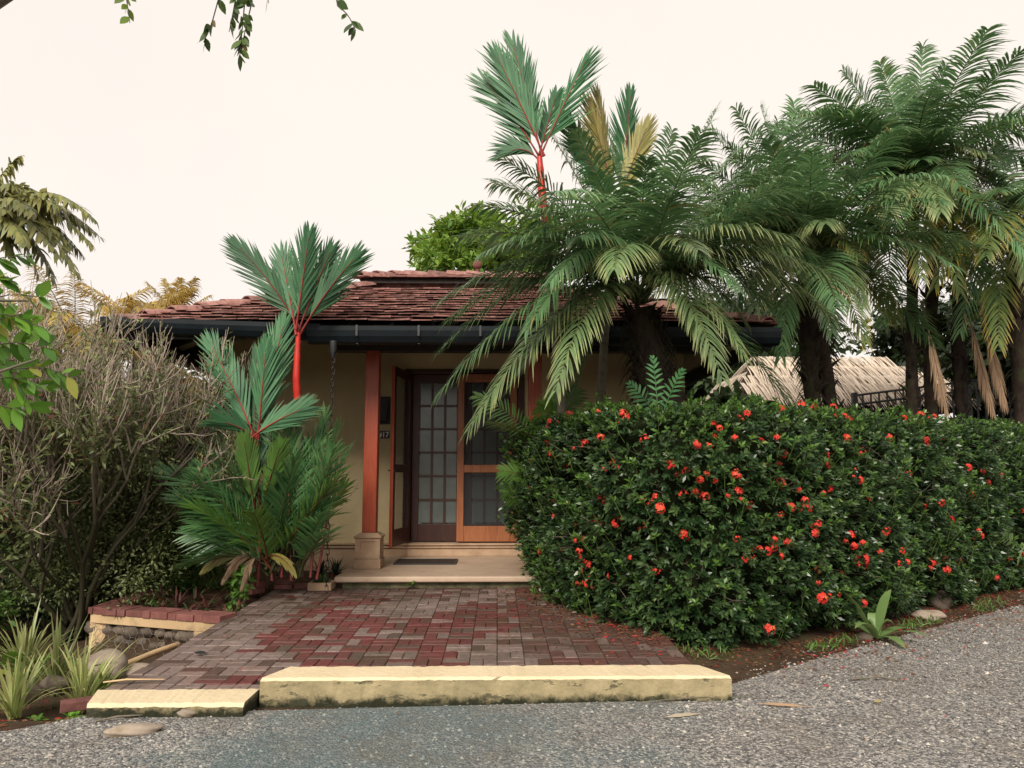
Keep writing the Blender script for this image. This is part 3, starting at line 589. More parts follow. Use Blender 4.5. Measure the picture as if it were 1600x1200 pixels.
# --- house number and wall lamp
lamp = part('wall_lamp', MB().box((-1.80, YW - .03, 2.26), (-1.56, YW - .001, 2.66)), m_black, house, bevel=.006)
part('lamp_shade', MB().hexa([(-1.76, YW - .13, 2.30), (-1.60, YW - .13, 2.30), (-1.60, YW - .03, 2.30), (-1.76, YW - .03, 2.30), (-1.79, YW - .17, 2.62), (-1.57, YW - .17, 2.62), (-1.57, YW - .03, 2.62), (-1.79, YW - .03, 2.62)]), m_black, lamp, bevel=.004)
plate = part('house_number', MB().box((-1.745, YW - .015, 2.055), (-1.565, YW - .001, 2.165)), m_black, house, bevel=.003)
fc = bpy.data.curves.new('digits', 'FONT'); fc.body = '#17'; fc.size = .105; fc.extrude = .003; fc.offset = .003; fo = bpy.data.objects.new('digits', fc); COL.objects.link(fo)
bpy.context.view_layer.update(); dm = bpy.data.meshes.new_from_object(fo.evaluated_get(bpy.context.evaluated_depsgraph_get())); bpy.data.objects.remove(fo)
dm.materials.clear(); dm.materials.append(m_white); dg = link('digits', dm, plate, (-1.738, YW - .019, 2.075)); dg.rotation_euler = (R(90), 0, 0)
# --- roof: deck, tiles, hip caps, raised top tier
ST = 2.45; XTL, XTR, YT, YB = XL + ST, XR - ST, YE + ST, 13.2; ZTOP = ZE + SL * ST; YEB = YB + ST
roof = part('roof', MB().hexa([(XL, YE, ZE - .09), (XR, YE, ZE - .09), (XR, YEB, ZE - .09), (XL, YEB, ZE - .09), (XTL, YT, ZTOP - .09), (XTR, YT, ZTOP - .09), (XTR, YB, ZTOP - .09), (XTL, YB, ZTOP - .09)]).hexa([(XL, YE, ZE - .05), (XR, YE, ZE - .05), (XR, YEB, ZE - .05), (XL, YEB, ZE - .05), (XTL, YT, ZTOP - .05), (XTR, YT, ZTOP - .05), (XTR, YB, ZTOP - .05), (XTL, YB, ZTOP - .05)]), m_rafter, house)
roof.data.clear_geometry()
def deck(o):   # sloping deck boards with thickness, open underneath so that the rafters show
    mb = MB(); A = lambda z: [(XL, YE, ZE + z), (XR, YE, ZE + z), (XR, YEB, ZE + z), (XL, YEB, ZE + z), (XTL, YT, ZTOP + z), (XTR, YT, ZTOP + z), (XTR, YB, ZTOP + z), (XTL, YB, ZTOP + z)]
    t, b = A(-.02), A(-.06); mb.add(t + b, [(0, 1, 5, 4), (1, 2, 6, 5), (2, 3, 7, 6), (3, 0, 4, 7), (4, 5, 6, 7), (8, 12, 13, 9), (9, 13, 14, 10), (10, 14, 15, 11), (11, 15, 12, 8), (12, 15, 14, 13), (0, 8, 9, 1), (1, 9, 10, 2), (2, 10, 11, 3), (3, 11, 8, 0)]); return mb
roof.data = deck(roof).mesh('roof', [m_soffit, m_rafter])
for f_ in roof.data.polygons:
    if f_.normal.z > -.5: f_.material_index = 1
def tile_shape(w, L, g, th=.017, lift=.055):
    a = w / 2 - .002; j = lambda s=.003: g.normal() * s
    return np.array([(-a, 0, lift + j()), (a, 0, lift + j()), (a, L, 0), (-a, L, 0), (-a, j(), lift + th + j()), (a, j(), lift + th + j()), (a, L, th), (-a, L, th)])
g = np.random.default_rng(31); pit = math.atan(SL); EX = .19 * math.cos(pit); TW = .245
tvar = {w: [MB().hexa(tile_shape(w, .30, g)).mesh('tile', m_tile) for _ in range(8)] for w in (TW,)}
for k in range(14):
    s = k * EX - .05
    if s > ST - .1: break
    x = XL + max(s, 0) + .02 - (k % 2) * TW * .5; end = XR - max(s, 0) - .02
    while x < end:
        x0, x1 = max(x, XL + max(s, 0)), min(x + TW, end)
        if x1 - x0 > .06:
            cx = (x0 + x1) / 2; me = tvar[TW][g.integers(8)] if x1 - x0 > TW - .01 else MB().hexa(tile_shape(x1 - x0, .30, g)).mesh('tile', m_tile)
            o = link('tile', me, roof, (cx, YE + s + g.normal() * .012, ZE + SL * s + .004 + abs(g.normal()) * .004)); o.rotation_euler = (pit - .012 + g.normal() * .012, g.normal() * .014, g.normal() * .02 + (0 if g.random() > .04 else g.normal() * .15))
        x += TW
side = MB()
for k in range(14):          # the slopes that face away: tile courses as one part
    s = k * EX - .04; s2 = s + EX + .05; z, z2 = ZE + SL * s + .03, ZE + SL * s2 + .005; th = .024
    if s2 > ST + .06: break
    side.hexa([(XL + s, YE + s + .02, z), (XL + s, YEB - s, z), (XL + s2, YEB - s2, z2), (XL + s2, YE + s2, z2), (XL + s, YE + s + .02, z + th), (XL + s, YEB - s, z + th), (XL + s2, YEB - s2, z2 + th), (XL + s2, YE + s2, z2 + th)])
    side.hexa([(XR - s, YE + s + .02, z), (XR - s2, YE + s2, z2), (XR - s2, YEB - s2, z2), (XR - s, YEB - s, z), (XR - s, YE + s + .02, z + th), (XR - s2, YE + s2, z2 + th), (XR - s2, YEB - s2, z2 + th), (XR - s, YEB - s, z + th)])
    side.hexa([(XL + s, YEB - s, z), (XR - s, YEB - s, z), (XR - s2, YEB - s2, z2), (XL + s2, YEB - s2, z2), (XL + s, YEB - s, z + th), (XR - s, YEB - s, z + th), (XR - s2, YEB - s2, z2 + th), (XL + s2, YEB - s2, z2 + th)])
part('tile_field', side, m_tile, roof, kind='stuff')
def cap_tile(L, rad, g):
    mb = MB(); n = 7; V = []
    for y, q, dz in ((0, 1.08, .028), (L, .9, 0)):
        for i in range(n): a = math.pi * i / (n - 1); V += [(rad * q * math.cos(a), y, rad * .55 * q * math.sin(a) + dz), (rad * (q - .16) * math.cos(a), y, rad * .55 * (q - .16) * math.sin(a) + dz)]
    V = np.array(V); F = []
    for i in range(n - 1): a, b = 2 * i, 2 * i + 2; c, d_ = a + 2 * n, b + 2 * n; F += [(a, b, d_, c), (b + 1, a + 1, c + 1, d_ + 1), (a + 1, b + 1, b, a), (c, d_, d_ + 1, c + 1)]
    mb.add(V, F); return mb.mesh('hip_tile', m_tile)
capm = [cap_tile(.40, .16, g) for _ in range(4)]
def caps(p0, p1, parent, step=.33):
    p0, p1 = Vector(p0), Vector(p1); d_ = (p1 - p0); n = int(d_.length / step); q = d_.to_track_quat('Y', 'Z')
    for i in range(n + 1):
        o = link('hip_tile', capm[i % 4], parent, p0 + d_.normalized() * step * i + Vector((0, 0, -.03))); o.rotation_euler = (q.to_matrix() @ Euler((g.normal() * .03, g.normal() * .06, g.normal() * .03)).to_matrix()).to_euler()
caps((XL + .05, YE + .05, ZE + .03), (XTL - .1, YT - .1, ZTOP + .02), roof); caps((XR - .05, YE + .05, ZE + .03), (XTR + .1, YT - .1, ZTOP + .02), roof)
# top tier
TX0, TX1, TY0, TY1 = XTL - .02, XTR + .02, YT + .03, YB - .03; zc = ZTOP + .17
tier = part('top_tier', MB().box((TX0 + .12, TY0 + .1, ZTOP - .12), (TX1 - .12, TY1 - .1, zc)), m_tile, house)
ov = .05; rise = .7
part('fascia', MB().box((TX0 - .03, TY0 - .03, zc - .05), (TX1 + .03, TY0 - .005, zc + .02)), m_rafter, tier)
part('tier_deck', MB().hexa([(TX0 - ov, TY0 - ov, zc), (TX1 + ov, TY0 - ov, zc), (TX1 + ov, TY1 + ov, zc), (TX0 - ov, TY1 + ov, zc), (TX0 + rise, TY0 + rise, zc + SL * .8 * rise), (TX1 - rise, TY0 + rise, zc + SL * .8 * rise), (TX1 - rise, TY1 - rise, zc + SL * .8 * rise), (TX0 + rise, TY1 - rise, zc + SL * .8 * rise)]), m_rafter, tier)
p2 = math.atan(SL * .8 * rise / (rise + ov))
for k in range(4):
    s = k * EX; x = TX0 - ov - .03 + s; n = max(1, int((TX1 - TX0 + 2 * ov + .06 - 2 * s) / TW)); wd = (TX1 - TX0 + 2 * ov + .06 - 2 * s) / n
    me = MB().hexa(tile_shape(wd, .3, g)).mesh('tile', m_tile)
    for i in range(n):
        o = link('tile', me, tier, (x + (i + .5) * wd, TY0 - ov - .05 + s, zc - .028 + math.tan(p2) * s)); o.rotation_euler = (p2, g.normal() * .02, g.normal() * .02)
zr = zc + SL * .8 * rise
for yy in (TY0 + .62,): caps((TX0 + .62, yy, zr), (TX1 - .5, yy, zr), tier, .3)
caps((TX0 - .06, TY0 - .06, zc + .03), (TX0 + .62, TY0 + .62, zr), tier, .3); caps((TX1 + .06, TY0 - .06, zc + .03), (TX1 - .62, TY0 + .62, zr), tier, .3)
part('finial', MB().blob((-.33, TY0 + .62, zr + .19), .075, 2).tube([(-.33, TY0 + .62, zr), (-.33, TY0 + .62, zr + .12)], .03, 8), m_redbrick, tier, True)
# --- gutters, fascia, rafters, soffit
def gutter(p0, p1, parent, depth=.15, hgt=.17):
    """half-round eaves gutter from p0 to p1 (top rim line), opening upwards"""
    p0, p1 = np.array(p0, float), np.array(p1, float); d_ = unit(p1 - p0); out = unit(np.cross(d_, [0, 0, 1.])); mb = MB(); V = []
    pf = [(0, 0), (.012, -.03), (.012, -.03)] if 0 else [(-.0, 0), (.02, -.0), (.016, -.05), (-.005, -hgt * .6), (-.05, -hgt * .92), (-depth * .6, -hgt), (-depth, -hgt), (-depth, -.0), (-depth + .012, 0), (-depth + .012, -hgt + .02), (-.055, -hgt * .92 + .02), (-.01, -.05)]
    n = len(pf)
    for P in (p0, p1):
        for o_, z in pf: V.append(P + out * o_ + [0, 0, z])
    F = [(k, (k + 1) % n, (k + 1) % n + n, k + n) for k in range(n)]; mb.add(V, F)
    for e in (0, n):
        c = np.array(V[e + 1:e + 8]); mb.add(np.vstack([c, c.mean(0)]), [(k, (k + 1) % 7, 7) for k in range(7)])
    return part('gutter', mb, m_gutter, parent)
gutter((XL - .05, YE - .05, 3.315), (-2.02, YE - .05, 3.24), house); gutter((-2.17, YE - .07, 3.215), (XR + .05, YE - .07, 3.215), house, .15, .19)
gutter((XL - .05, YEB, 3.29), (XL - .05, YE + .10, 3.315), house); gutter((XR + .05, YE + .1, 3.165), (XR + .05, YEB, 3.165), house)
for x in np.arange(-1.6, XR, .7): part('gutter_bracket', MB().box((x - .012, YE - .099, 3.10), (x + .012, YE - .086, 3.222)).box((x - .012, YE - .05, 3.016), (x + .012, YE + .1, 3.022)), m_black, house)
part('fascia', MB().box((XL + .02, YE + .1, ZE - .16), (-2.02, YE + .13, ZE - .03)), m_rafter, house)
part('fascia', MB().box((-2.0, YE + .1, ZE - .2), (XR - .02, YE + .13, ZE - .03)), m_rafter, house)
for x in np.arange(XL + .5, XR - .3, .62):
    s1 = min(x - XL, XR - x, ST) - .02
    if s1 < .3: continue
    V = [(x - .03, YE + .1, ZE - .15), (x + .03, YE + .1, ZE - .15), (x + .03, YE + s1, ZE + SL * s1 - .17), (x - .03, YE + s1, ZE + SL * s1 - .17), (x - .03, YE + .1, ZE + .1 * SL - .062), (x + .03, YE + .1, ZE + .1 * SL - .062), (x + .03, YE + s1, ZE + SL * s1 - .062), (x - .03, YE + s1, ZE + SL * s1 - .062)]
    part('rafter', MB().hexa(V), m_rafter, house)
for y in np.arange(YE + .6, 14, .62):
    s1 = min(y - YE, ST) - .02
    V = [(XL + .1, y - .03, ZE - .15), (XL + s1, y - .03, ZE + SL * s1 - .17), (XL + s1, y + .03, ZE + SL * s1 - .17), (XL + .1, y + .03, ZE - .15), (XL + .1, y - .03, ZE + .1 * SL - .062), (XL + s1, y - .03, ZE + SL * s1 - .062), (XL + s1, y + .03, ZE + SL * s1 - .062), (XL + .1, y + .03, ZE + .1 * SL - .062)]
    part('rafter', MB().hexa(V), m_rafter, house)
part('side_beam', MB().box((-4.36, YE + .15, 3.02), (-4.2, 14.4, 3.14)), m_rafter, house)
part('veranda_post', MB().box((-4.36, 11.52, -.2), (-4.2, 11.68, 3.018)), m_black, house, bevel=.006)
part('porch_ceiling', MB().box((-2.05, 9.54, 3.33), (XR - .6, YW - .002, 3.36)), m_rafter, house)
# ---------------------------------------------------------------- rain chain and doormat
rc = thing('rain_chain', 'black iron rain chain hanging from the porch gutter beside the red post', 'chain', (-1.905, YE - .13, .22))
cxr, cyr = PY(521, 545, YE - .13)[0], YE - .13
fn = MB(); n = 10
V = [(cxr + r_ * math.cos(2 * math.pi * i / n), cyr + r_ * math.sin(2 * math.pi * i / n), z) for z, r_ in ((3.03, .042), (2.92, .04), (2.84, .012)) for i in range(n)]; F = [(q * n + i, q * n + (i + 1) % n, (q + 1) * n + (i + 1) % n, (q + 1) * n + i) for q in (0, 1) for i in range(n)]
fn.add(V, F); part('funnel', fn, m_black, rc, True)
def link_shape():
    mb = MB(); n = 12; pts = [(.017 * math.cos(2 * math.pi * i / n), 0, .03 * math.sin(2 * math.pi * i / n) + (.012 if math.sin(2 * math.pi * i / n) > 0 else -.012)) for i in range(n + 1)]
    mb.tube(pts, .0048, 5, cap=False); return mb.mesh('chain_link', m_black, True)
lm = link_shape(); z = 2.82; i = 0
while z > .3: o = link('chain_link', lm, rc, (cxr + .003 * math.sin(i), cyr, z)); o.rotation_euler = (0, 0, R(20 + 90 * (i % 2))); z -= .066; i += 1
dmt = thing('doormat', 'dark rectangular doormat lying on the porch slab below the glazed door', 'mat', (-.95, 9.95, ZS))
part('mat_field', MB().box((-1.30, 9.72, ZS + .001), (-.56, 10.18, ZS + .014)), m_mat, dmt)
part('mat_border', MB().box((-1.33, 9.69, ZS + .001), (-.53, 9.72, ZS + .02)).box((-1.33, 10.18, ZS + .001), (-.53, 10.21, ZS + .02)).box((-1.33, 9.72, ZS + .001), (-1.30, 10.18, ZS + .02)).box((-.56, 9.72, ZS + .001), (-.53, 10.18, ZS + .02)), m_black, dmt)
# ---------------------------------------------------------------- ixora hedge
HP = np.array([(.55, 9.3), (.42, 8.75), (.50, 8.1), (.72, 7.4), (1.0, 6.7), (1.36, 6.28), (1.9, 6.18), (2.5, 6.42), (3.3, 6.92), (4.3, 7.65), (5.4, 8.4), (6.6, 9.15), (8.2, 10.1), (10, 11.1)])
def catmull(P, m=24):
    Q = np.vstack([2 * P[0] - P[1], P, 2 * P[-1] - P[-2]]); out = []
    for i in range(1, len(Q) - 2):
        t = np.linspace(0, 1, m, endpoint=False)[:, None]; a, b, c, d_ = Q[i - 1:i + 3]
        out.append(.5 * (2 * b + (c - a) * t + (2 * a - 5 * b + 4 * c - d_) * t ** 2 + (3 * b - a - 3 * c + d_) * t ** 3))
    return np.vstack(out + [P[-1:]])
HC = catmull(HP); HS = np.concatenate([[0], np.cumsum(np.linalg.norm(np.diff(HC, axis=0), axis=1))]); HL = HS[-1]
def hfoot(u):
    p = np.stack([np.interp(u, HS, HC[:, 0]), np.interp(u, HS, HC[:, 1])], -1)
    q = np.stack([np.interp(u + .12, HS, HC[:, 0]) - np.interp(u - .12, HS, HC[:, 0]), np.interp(u + .12, HS, HC[:, 1]) - np.interp(u - .12, HS, HC[:, 1])], -1)
    t = unit(q); return p, np.stack([t[:, 1], -t[:, 0]], -1)
HT = 1.98
def hlump(u, h): return .10 * np.sin(u * 4.3 + 2 * np.sin(h * 2.1)) * np.sin(h * 3.7 + u) + .07 * np.sin(u * 9.1 + h * 5) * np.sin(h * 7.3 - u * 3) + .045 * np.sin(u * 17 + h * 11) * np.sin(h * 14 - u * 5)
def hsurf(u, h, extra=0):
    p, n = hfoot(u); b = np.interp(h, [0, .25, .7, 1.3, 1.75, 1.95, 2.1], [-.18, -.02, .10, .19, .20, .10, -.16]) + hlump(u, h) + extra
    x = p + n * b[..., None]; return np.concatenate([x, (h + .1)[..., None]], -1), n
hedge = thing('flowering_hedge', 'clipped dark green hedge dotted with red flower clusters beside the brick patio', 'hedge', (3.4, 7.6, .1))
g = np.random.default_rng(77)
# woody inner mass
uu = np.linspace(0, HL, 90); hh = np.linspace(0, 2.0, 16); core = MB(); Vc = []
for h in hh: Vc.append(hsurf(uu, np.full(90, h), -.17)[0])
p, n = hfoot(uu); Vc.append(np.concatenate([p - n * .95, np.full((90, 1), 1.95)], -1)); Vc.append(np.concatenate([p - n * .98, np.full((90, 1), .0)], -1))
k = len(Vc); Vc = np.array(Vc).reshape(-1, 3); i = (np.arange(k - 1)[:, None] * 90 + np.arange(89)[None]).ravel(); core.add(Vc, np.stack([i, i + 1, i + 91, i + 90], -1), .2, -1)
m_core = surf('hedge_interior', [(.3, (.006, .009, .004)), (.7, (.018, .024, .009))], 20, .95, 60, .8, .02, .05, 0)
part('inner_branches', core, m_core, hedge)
tw_ = MB()
for _ in range(900):
    u0, h0 = g.random() * 9.6, g.random() * 1.9; a_, n_ = hsurf(np.array([u0]), np.array([h0]), -.2); b_ = a_[0] + np.array([n_[0, 0], n_[0, 1], .6 * g.random()]) * .2 + g.normal(size=3) * .06
    tw_.tube([a_[0], (a_[0] + b_) / 2 + g.normal(size=3) * .015, b_], [.005, .004, .002], 3, r=g.random() * .5, cap=False)
part('twigs', tw_, l_twig, hedge, kind='stuff')
def rosettes(n, ulo, uhi, hlo, hhi, seed, leaf=(.045, .07), depth=.1):
    g = np.random.default_rng(seed); u = ulo + (uhi - ulo) * g.random(n); h = hlo + (hhi - hlo) * g.random(n)
    P, n2 = hsurf(u, h, -depth * g.random(n) ** 1.5 + .035 * g.normal(size=n)); upw = sm(1.6, 2.05, h) * .9 + .45
    A = unit(np.concatenate([n2, upw[:, None]], -1) + g.normal(size=(n, 3)) * .38); return P, A, g
def ros_leaves(mb, P, A, g, leaf, m=7, droop=.25):
    n = len(P); ref = unit(g.normal(size=(n, 3))); X = unit(np.cross(A, ref)); Y = np.cross(A, X); a = (np.arange(m)[None] * 2.4 + g.random((n, 1)) * 6.28)
    tilt = np.linspace(.95, .35, m)[None] + g.normal(size=(n, m)) * .15
    D = np.cos(a)[..., None] * X[:, None] * np.sin(tilt)[..., None] + np.sin(a)[..., None] * Y[:, None] * np.sin(tilt)[..., None] + A[:, None] * np.cos(tilt)[..., None]
    L = leaf[0] + (leaf[1] - leaf[0]) * g.random((n, m)); B = P[:, None] + A[:, None] * (np.arange(m) * .005)[None, :, None]
    rr = ((g.random((n, 1)) ** 1.6) * .72 + np.linspace(0, .28, m)[None] * g.random((n, m)) ** .5).clip(0, 1)
    blades(mb, B.reshape(-1, 3), D.reshape(-1, 3), L.ravel(), L.ravel() * .38, np.repeat(A, m, 0) + .01, droop, 2, rr.ravel(), prof=[.25, 1, .06])
mb = MB(); P, A, gg = rosettes(9800, 0, 10.2, .05, 2.0, 101); RP, RA = P, A; ros_leaves(mb, P, A, gg, (.045, .08)); part('foliage', mb, l_hedge, hedge, kind='stuff')
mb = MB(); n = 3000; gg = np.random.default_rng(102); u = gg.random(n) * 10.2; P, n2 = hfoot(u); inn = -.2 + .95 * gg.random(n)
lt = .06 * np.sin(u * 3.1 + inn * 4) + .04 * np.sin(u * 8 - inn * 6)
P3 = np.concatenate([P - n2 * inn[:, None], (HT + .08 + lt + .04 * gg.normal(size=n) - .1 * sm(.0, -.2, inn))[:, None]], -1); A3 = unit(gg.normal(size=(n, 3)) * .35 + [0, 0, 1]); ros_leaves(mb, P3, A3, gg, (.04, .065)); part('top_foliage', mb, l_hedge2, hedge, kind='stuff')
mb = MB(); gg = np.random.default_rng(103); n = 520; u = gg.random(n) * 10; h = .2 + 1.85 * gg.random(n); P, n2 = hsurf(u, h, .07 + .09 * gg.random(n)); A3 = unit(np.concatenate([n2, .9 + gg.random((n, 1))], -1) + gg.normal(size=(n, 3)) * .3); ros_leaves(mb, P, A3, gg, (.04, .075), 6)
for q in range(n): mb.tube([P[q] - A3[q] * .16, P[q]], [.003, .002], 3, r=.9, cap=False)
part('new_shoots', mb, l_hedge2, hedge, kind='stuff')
# flower clusters, where the photograph shows them
def flower_mesh(seed, dens):
    g = np.random.default_rng(seed); mb = MB(); m = dens; d_ = unit(g.normal(size=(m, 3)) + [0, 0, 1.1]); d_[:, 2] = np.abs(d_[:, 2]) * .75 + .1; d_ = unit(d_); c = d_ * (.028 + .008 * g.random(m))[:, None]; rr = g.random(m)
    for q in range(4):
        X = unit(np.cross(d_, [.3, .2, 1.])); Y = np.cross(d_, X); a = q * 1.571 + .4; D = X * math.cos(a) + Y * math.sin(a) + d_ * .15
        blades(mb, c, D, .0125, .010, d_, .1, 2, rr, prof=[.4, 1, .2])
    return mb.mesh('flower_cluster', l_flower)
fm = [flower_mesh(s, dn) for s, dn in ((1, 26), (2, 20), (3, 14), (4, 30), (5, 9))]
FL = [(862,668),(828,672),(890,653),(972,655),(1012,690),(985,660),(1048,735),(933,652),(855,700),(838,720),(805,712),(802,700),(812,740),(870,710),(896,730),(910,700),(835,765),(866,762),(862,775),(928,768),(944,782),(840,775),(1000,790),(1022,797),(1012,795),(966,815),(870,812),(905,824),(930,822),(910,838),(918,845),(950,838),(908,866),(915,878),(925,876),(928,884),(964,898),(910,918),(927,918),(1032,885),(850,868),(1090,700),(1105,705),(1072,748),(1070,775),(1095,760),(1110,757),(1100,782),(1145,745),(1165,795),(1152,779),(1190,700),(1145,690),(1128,683),(1150,840),(1180,865),(1190,860),(1205,690),(1213,715),(1188,735),(1210,755),(1240,770),(1245,782),(1236,775),(1290,715),(1286,733),(1288,768),(1275,780),(1330,750),(1342,708),(1325,665),(1402,650),(1382,690),(1380,748),(1468,688),(1440,690),(1505,735),(1518,738),(1510,770),(1540,735),(1535,760),(1475,815),(1527,835),(1525,840),(1375,830),(1325,845),(1330,850),(1340,850),(1262,800),(1270,825),(1260,838),(1200,840),(1222,852),(1195,860),(1336,873),(1340,880),(1338,885),(1362,865),(1405,880),(1400,865),(1445,885),(1468,880),(1470,890),(1488,880),(1462,876),(1545,902),(1515,913),(1570,875),(1580,880),(1590,862),(1500,912),(1305,905),(1262,908),(1272,895),(1300,927),(1275,938),(1342,945),(1198,985),(1230,800),(1160,880),(1070,840),(1430,800),(1555,745),(1590,800),(1455,785),(1160,655),(1215,640),(1268,640),(1290,638),(1240,640),(1436,640),(1463,642),(940,690),(960,740),(1010,830),(880,860),(990,880),(1408,742),(1312,690),(1345,780)]
pr = proj(RP); dep = RP @ np.array([0, 1, 0]); used = set(); front = np.argsort(dep); big = {(1468,880),(1470,890),(1488,880),(1445,885),(1505,880),(1340,880),(1198,985),(1275,938)}
vn = ((RP - CAM) * RA).sum(1) < .25 * np.linalg.norm(RP - CAM, axis=1)
for q, (fx, fy) in enumerate(FL):
    d2 = np.hypot(pr[:, 0] - fx, pr[:, 1] - fy); d2[~vn] += 60; i = int(np.argmin(d2 + .8 * dep))
    if i in used: continue
    if q % 5 in (0, 3):
        for i2 in np.argsort(np.linalg.norm(RP - RP[i], axis=1))[2:4]:
            o = link('flower_cluster', fm[int(i2) % 5], hedge, Vector(RP[i2]) + Vector(RA[i2]) * .04); s = .5 + .4 * g.random(); o.scale = (s, s, s); o.rotation_euler = Vector(RA[i2]).to_track_quat('Z', 'Y').to_euler()
    used.add(i); M = Vector(RA[i]).to_track_quat('Z', 'Y'); pos = Vector(RP[i]) + Vector(RA[i]) * .045 + Vector((0, -.03, .01))
    o = link('flower_cluster', fm[q % 5], hedge, pos); s = (1.45 if (fx, fy) in big else .7 + .55 * g.random()); o.scale = (s, s, s); o.rotation_euler = M.to_euler()
# ---------------------------------------------------------------- feather palms
def face_twist(b, tip, g):
    T_ = unit(np.asarray(tip) - np.asarray(b)); hv = unit(np.cross(T_, [0, 0, 1.]))
    if abs(T_[2]) > .985: hv = np.array([1., 0, 0])
    Nn = np.cross(hv, T_); return math.atan2(-hv[1], Nn[1] + 1e-6) + g.normal() * .3
def spawn_fronds(palm, crown, specs, mats, seed, n=58, L=.40, w=.020, droop=.55, vee=22, name='frond', face=False, **kw):
    g = np.random.default_rng(seed)
    for sp in specs:
        tip, arch, mi = sp[0], sp[1], sp[2]; b = np.asarray(crown) + g.normal(size=3) * .03; d_ = np.linalg.norm(np.asarray(tip) - b)
        k2 = dict(kw); nn = max(26, int(n * min(1.15, .35 + d_ * .36))); k2.update(sp[3] if len(sp) > 3 else {})
        if face:      # stiff leaves turn their flat side outwards, each its own way
            k2.setdefault('twist', face_twist(b, tip, g))
        l2 = k2.pop('L', L); mb = frond(b, tip, arch, nn, l2 * min(1.1, .55 + d_ * .25), w, droop=k2.pop('droop', droop), vee=k2.pop('vee', vee), rng=g, **k2)
        part(name, mb, mats[mi], palm)
def ragged_trunk(pts, rad, seed, mat_, palm, fibres=160, boots=40, nm='trunk'):
    g = np.random.default_rng(seed); pts = np.array(pts, float); s = np.linspace(0, 1, len(pts)); ss = np.linspace(0, 1, 22); P = np.stack([np.interp(ss, s, pts[:, k]) for k in range(3)], -1); Rr = np.interp(ss, s, rad) * (1 + .1 * g.normal(size=22))
    mb = MB().tube(P, Rr, 12)
    o = part(nm, mb, mat_, palm, True)
    fb = MB()
    for _ in range(boots):       # old leaf bases
        q = g.random(); c = np.array([np.interp(q, ss, P[:, k]) for k in range(3)]); r_ = np.interp(q, ss, Rr); a = g.random() * 6.28; e = np.array([math.cos(a), math.sin(a), 0])
        b0 = c + e * r_ * .85; fb.tube([b0, b0 + e * .04 + [0, 0, .03], b0 + e * (.09 + .05 * g.random()) + [0, 0, .06 + .1 * g.random()]], [.028, .022, .006], 5, r=g.random())
    n = fibres; q = .35 + .65 * g.random(n); c = np.stack([np.interp(q, ss, P[:, k]) for k in range(3)], -1); r_ = np.interp(q, ss, Rr); a = g.random(n) * 6.28; e = np.stack([np.cos(a), np.sin(a), 0 * a], -1)
    blades(fb, c + e * r_[:, None] * .95, e + [0, 0, -.2], .12 + .2 * g.random(n), .014, np.cross(e, [0, 0, 1.]) + .01, 1.2, 3, g.random(n))
    part('fibres', fb, mat_, o, kind='stuff'); return o
def ring_tips(crown, radius, n, el0, el1, g, gap=None):
    out = []
    for i in range(n):
        a = i / n * 6.283 + g.normal() * .15; el = R(el0 + (el1 - el0) * g.random()); r_ = radius * (.9 + .2 * g.random())
        t = np.array(crown) + r_ * np.array([math.cos(a) * math.cos(el), math.sin(a) * math.cos(el), math.sin(el)])
        if gap and gap(t): continue
        out.append((t, r_ * (.28 + .12 * g.random()) if el < R(14) else r_ * .13, 0))
    return out
# -- the big date palm that leans out of the hedge
c1 = PY(998, 470, 7.5); dp = thing('date_palm', 'bushy date palm leaning over the hedge with arching fronds in front of the porch', 'palm tree', (2.1, 7.75, .1))
ragged_trunk([(2.2, 7.85, .0), (2.08, 7.8, .9), (1.86, 7.7, 1.8), (1.6, 7.58, 2.6), c1 - [0, 0, .08]], [.36, .34, .28, .21, .15], 5, m_darkbark, dp, 700, 190)
T = lambda px, py, dy, arch, mi=0, **kw: (PY(px, py, 7.5 + dy), arch, mi, kw)
sp = [T(690,468,-.5,.75), T(684,618,-.7,.95,0,droop=.8), T(735,668,-1.0,.95,2,droop=.8), T(745,322,-.1,.55), T(770,285,.3,.5), T(790,250,-.2,.4), T(862,212,.2,.25), T(900,205,-.5,.3), T(950,205,.1,.15), T(1120,170,.1,.2), T(1050,205,-.4,.2),
      T(1165,560,-.9,.95,1,droop=.75), T(1128,590,-1.25,1.0,1,droop=.7), T(1195,330,.0,.5), T(1210,420,-.4,.7), T(868,610,-1.2,.95,2,droop=.8), T(755,398,-.6,.7), T(700,500,.0,.8), T(800,600,-.4,.9), T(960,420,-1.7,.75,2,droop=.9), T(905,370,-1.5,.55,0,droop=.8), T(1060,300,-1.3,.45), T(835,330,-1.0,.6), T(1090,390,-1.4,.65,1), T(860,440,-1.3,.8,0,droop=.9),
      T(780,430,.35,.7), T(1180,250,.2,.3), T(1150,450,-1.1,.8,0), T(900,600,.3,.8), T(820,520,-1.0,.95,0,droop=.8), T(930,270,-.9,.3), T(1010,250,-1.1,.3), T(1338,455,-.7,.95,1,droop=.85), T(1345,535,-.6,1.1,1,droop=.7), T(1250,300,-.4,.6), T(1238,375,-.9,.8,2,droop=.8), T(1185,205,.1,.35), T(1270,400,.1,.8), T(1255,340,-.2,.7), T(1220,250,.3,.45), T(690,545,-.3,.9), T(720,370,.2,.6), T(1125,470,-.4,.7), T(1165,505,-.2,.85,1), T(1098,545,-.9,.95,1,droop=.8), T(1205,480,-.2,.85), T(1140,420,-.1,.7)]
g = np.random.default_rng(141); sp += ring_tips(c1, 2.0, 9, -2, 32, g, lambda t: t[1] > 8.1 and t[2] < 4.2) + ring_tips(c1, 1.9, 5, -38, -8, g, lambda t: t[1] > 8.0 or t[1] < 7.0)
spawn_fronds(dp, c1, sp, [l_date, l_datepale, l_datepale, l_dateold], 41, n=64, L=.50, w=.024)
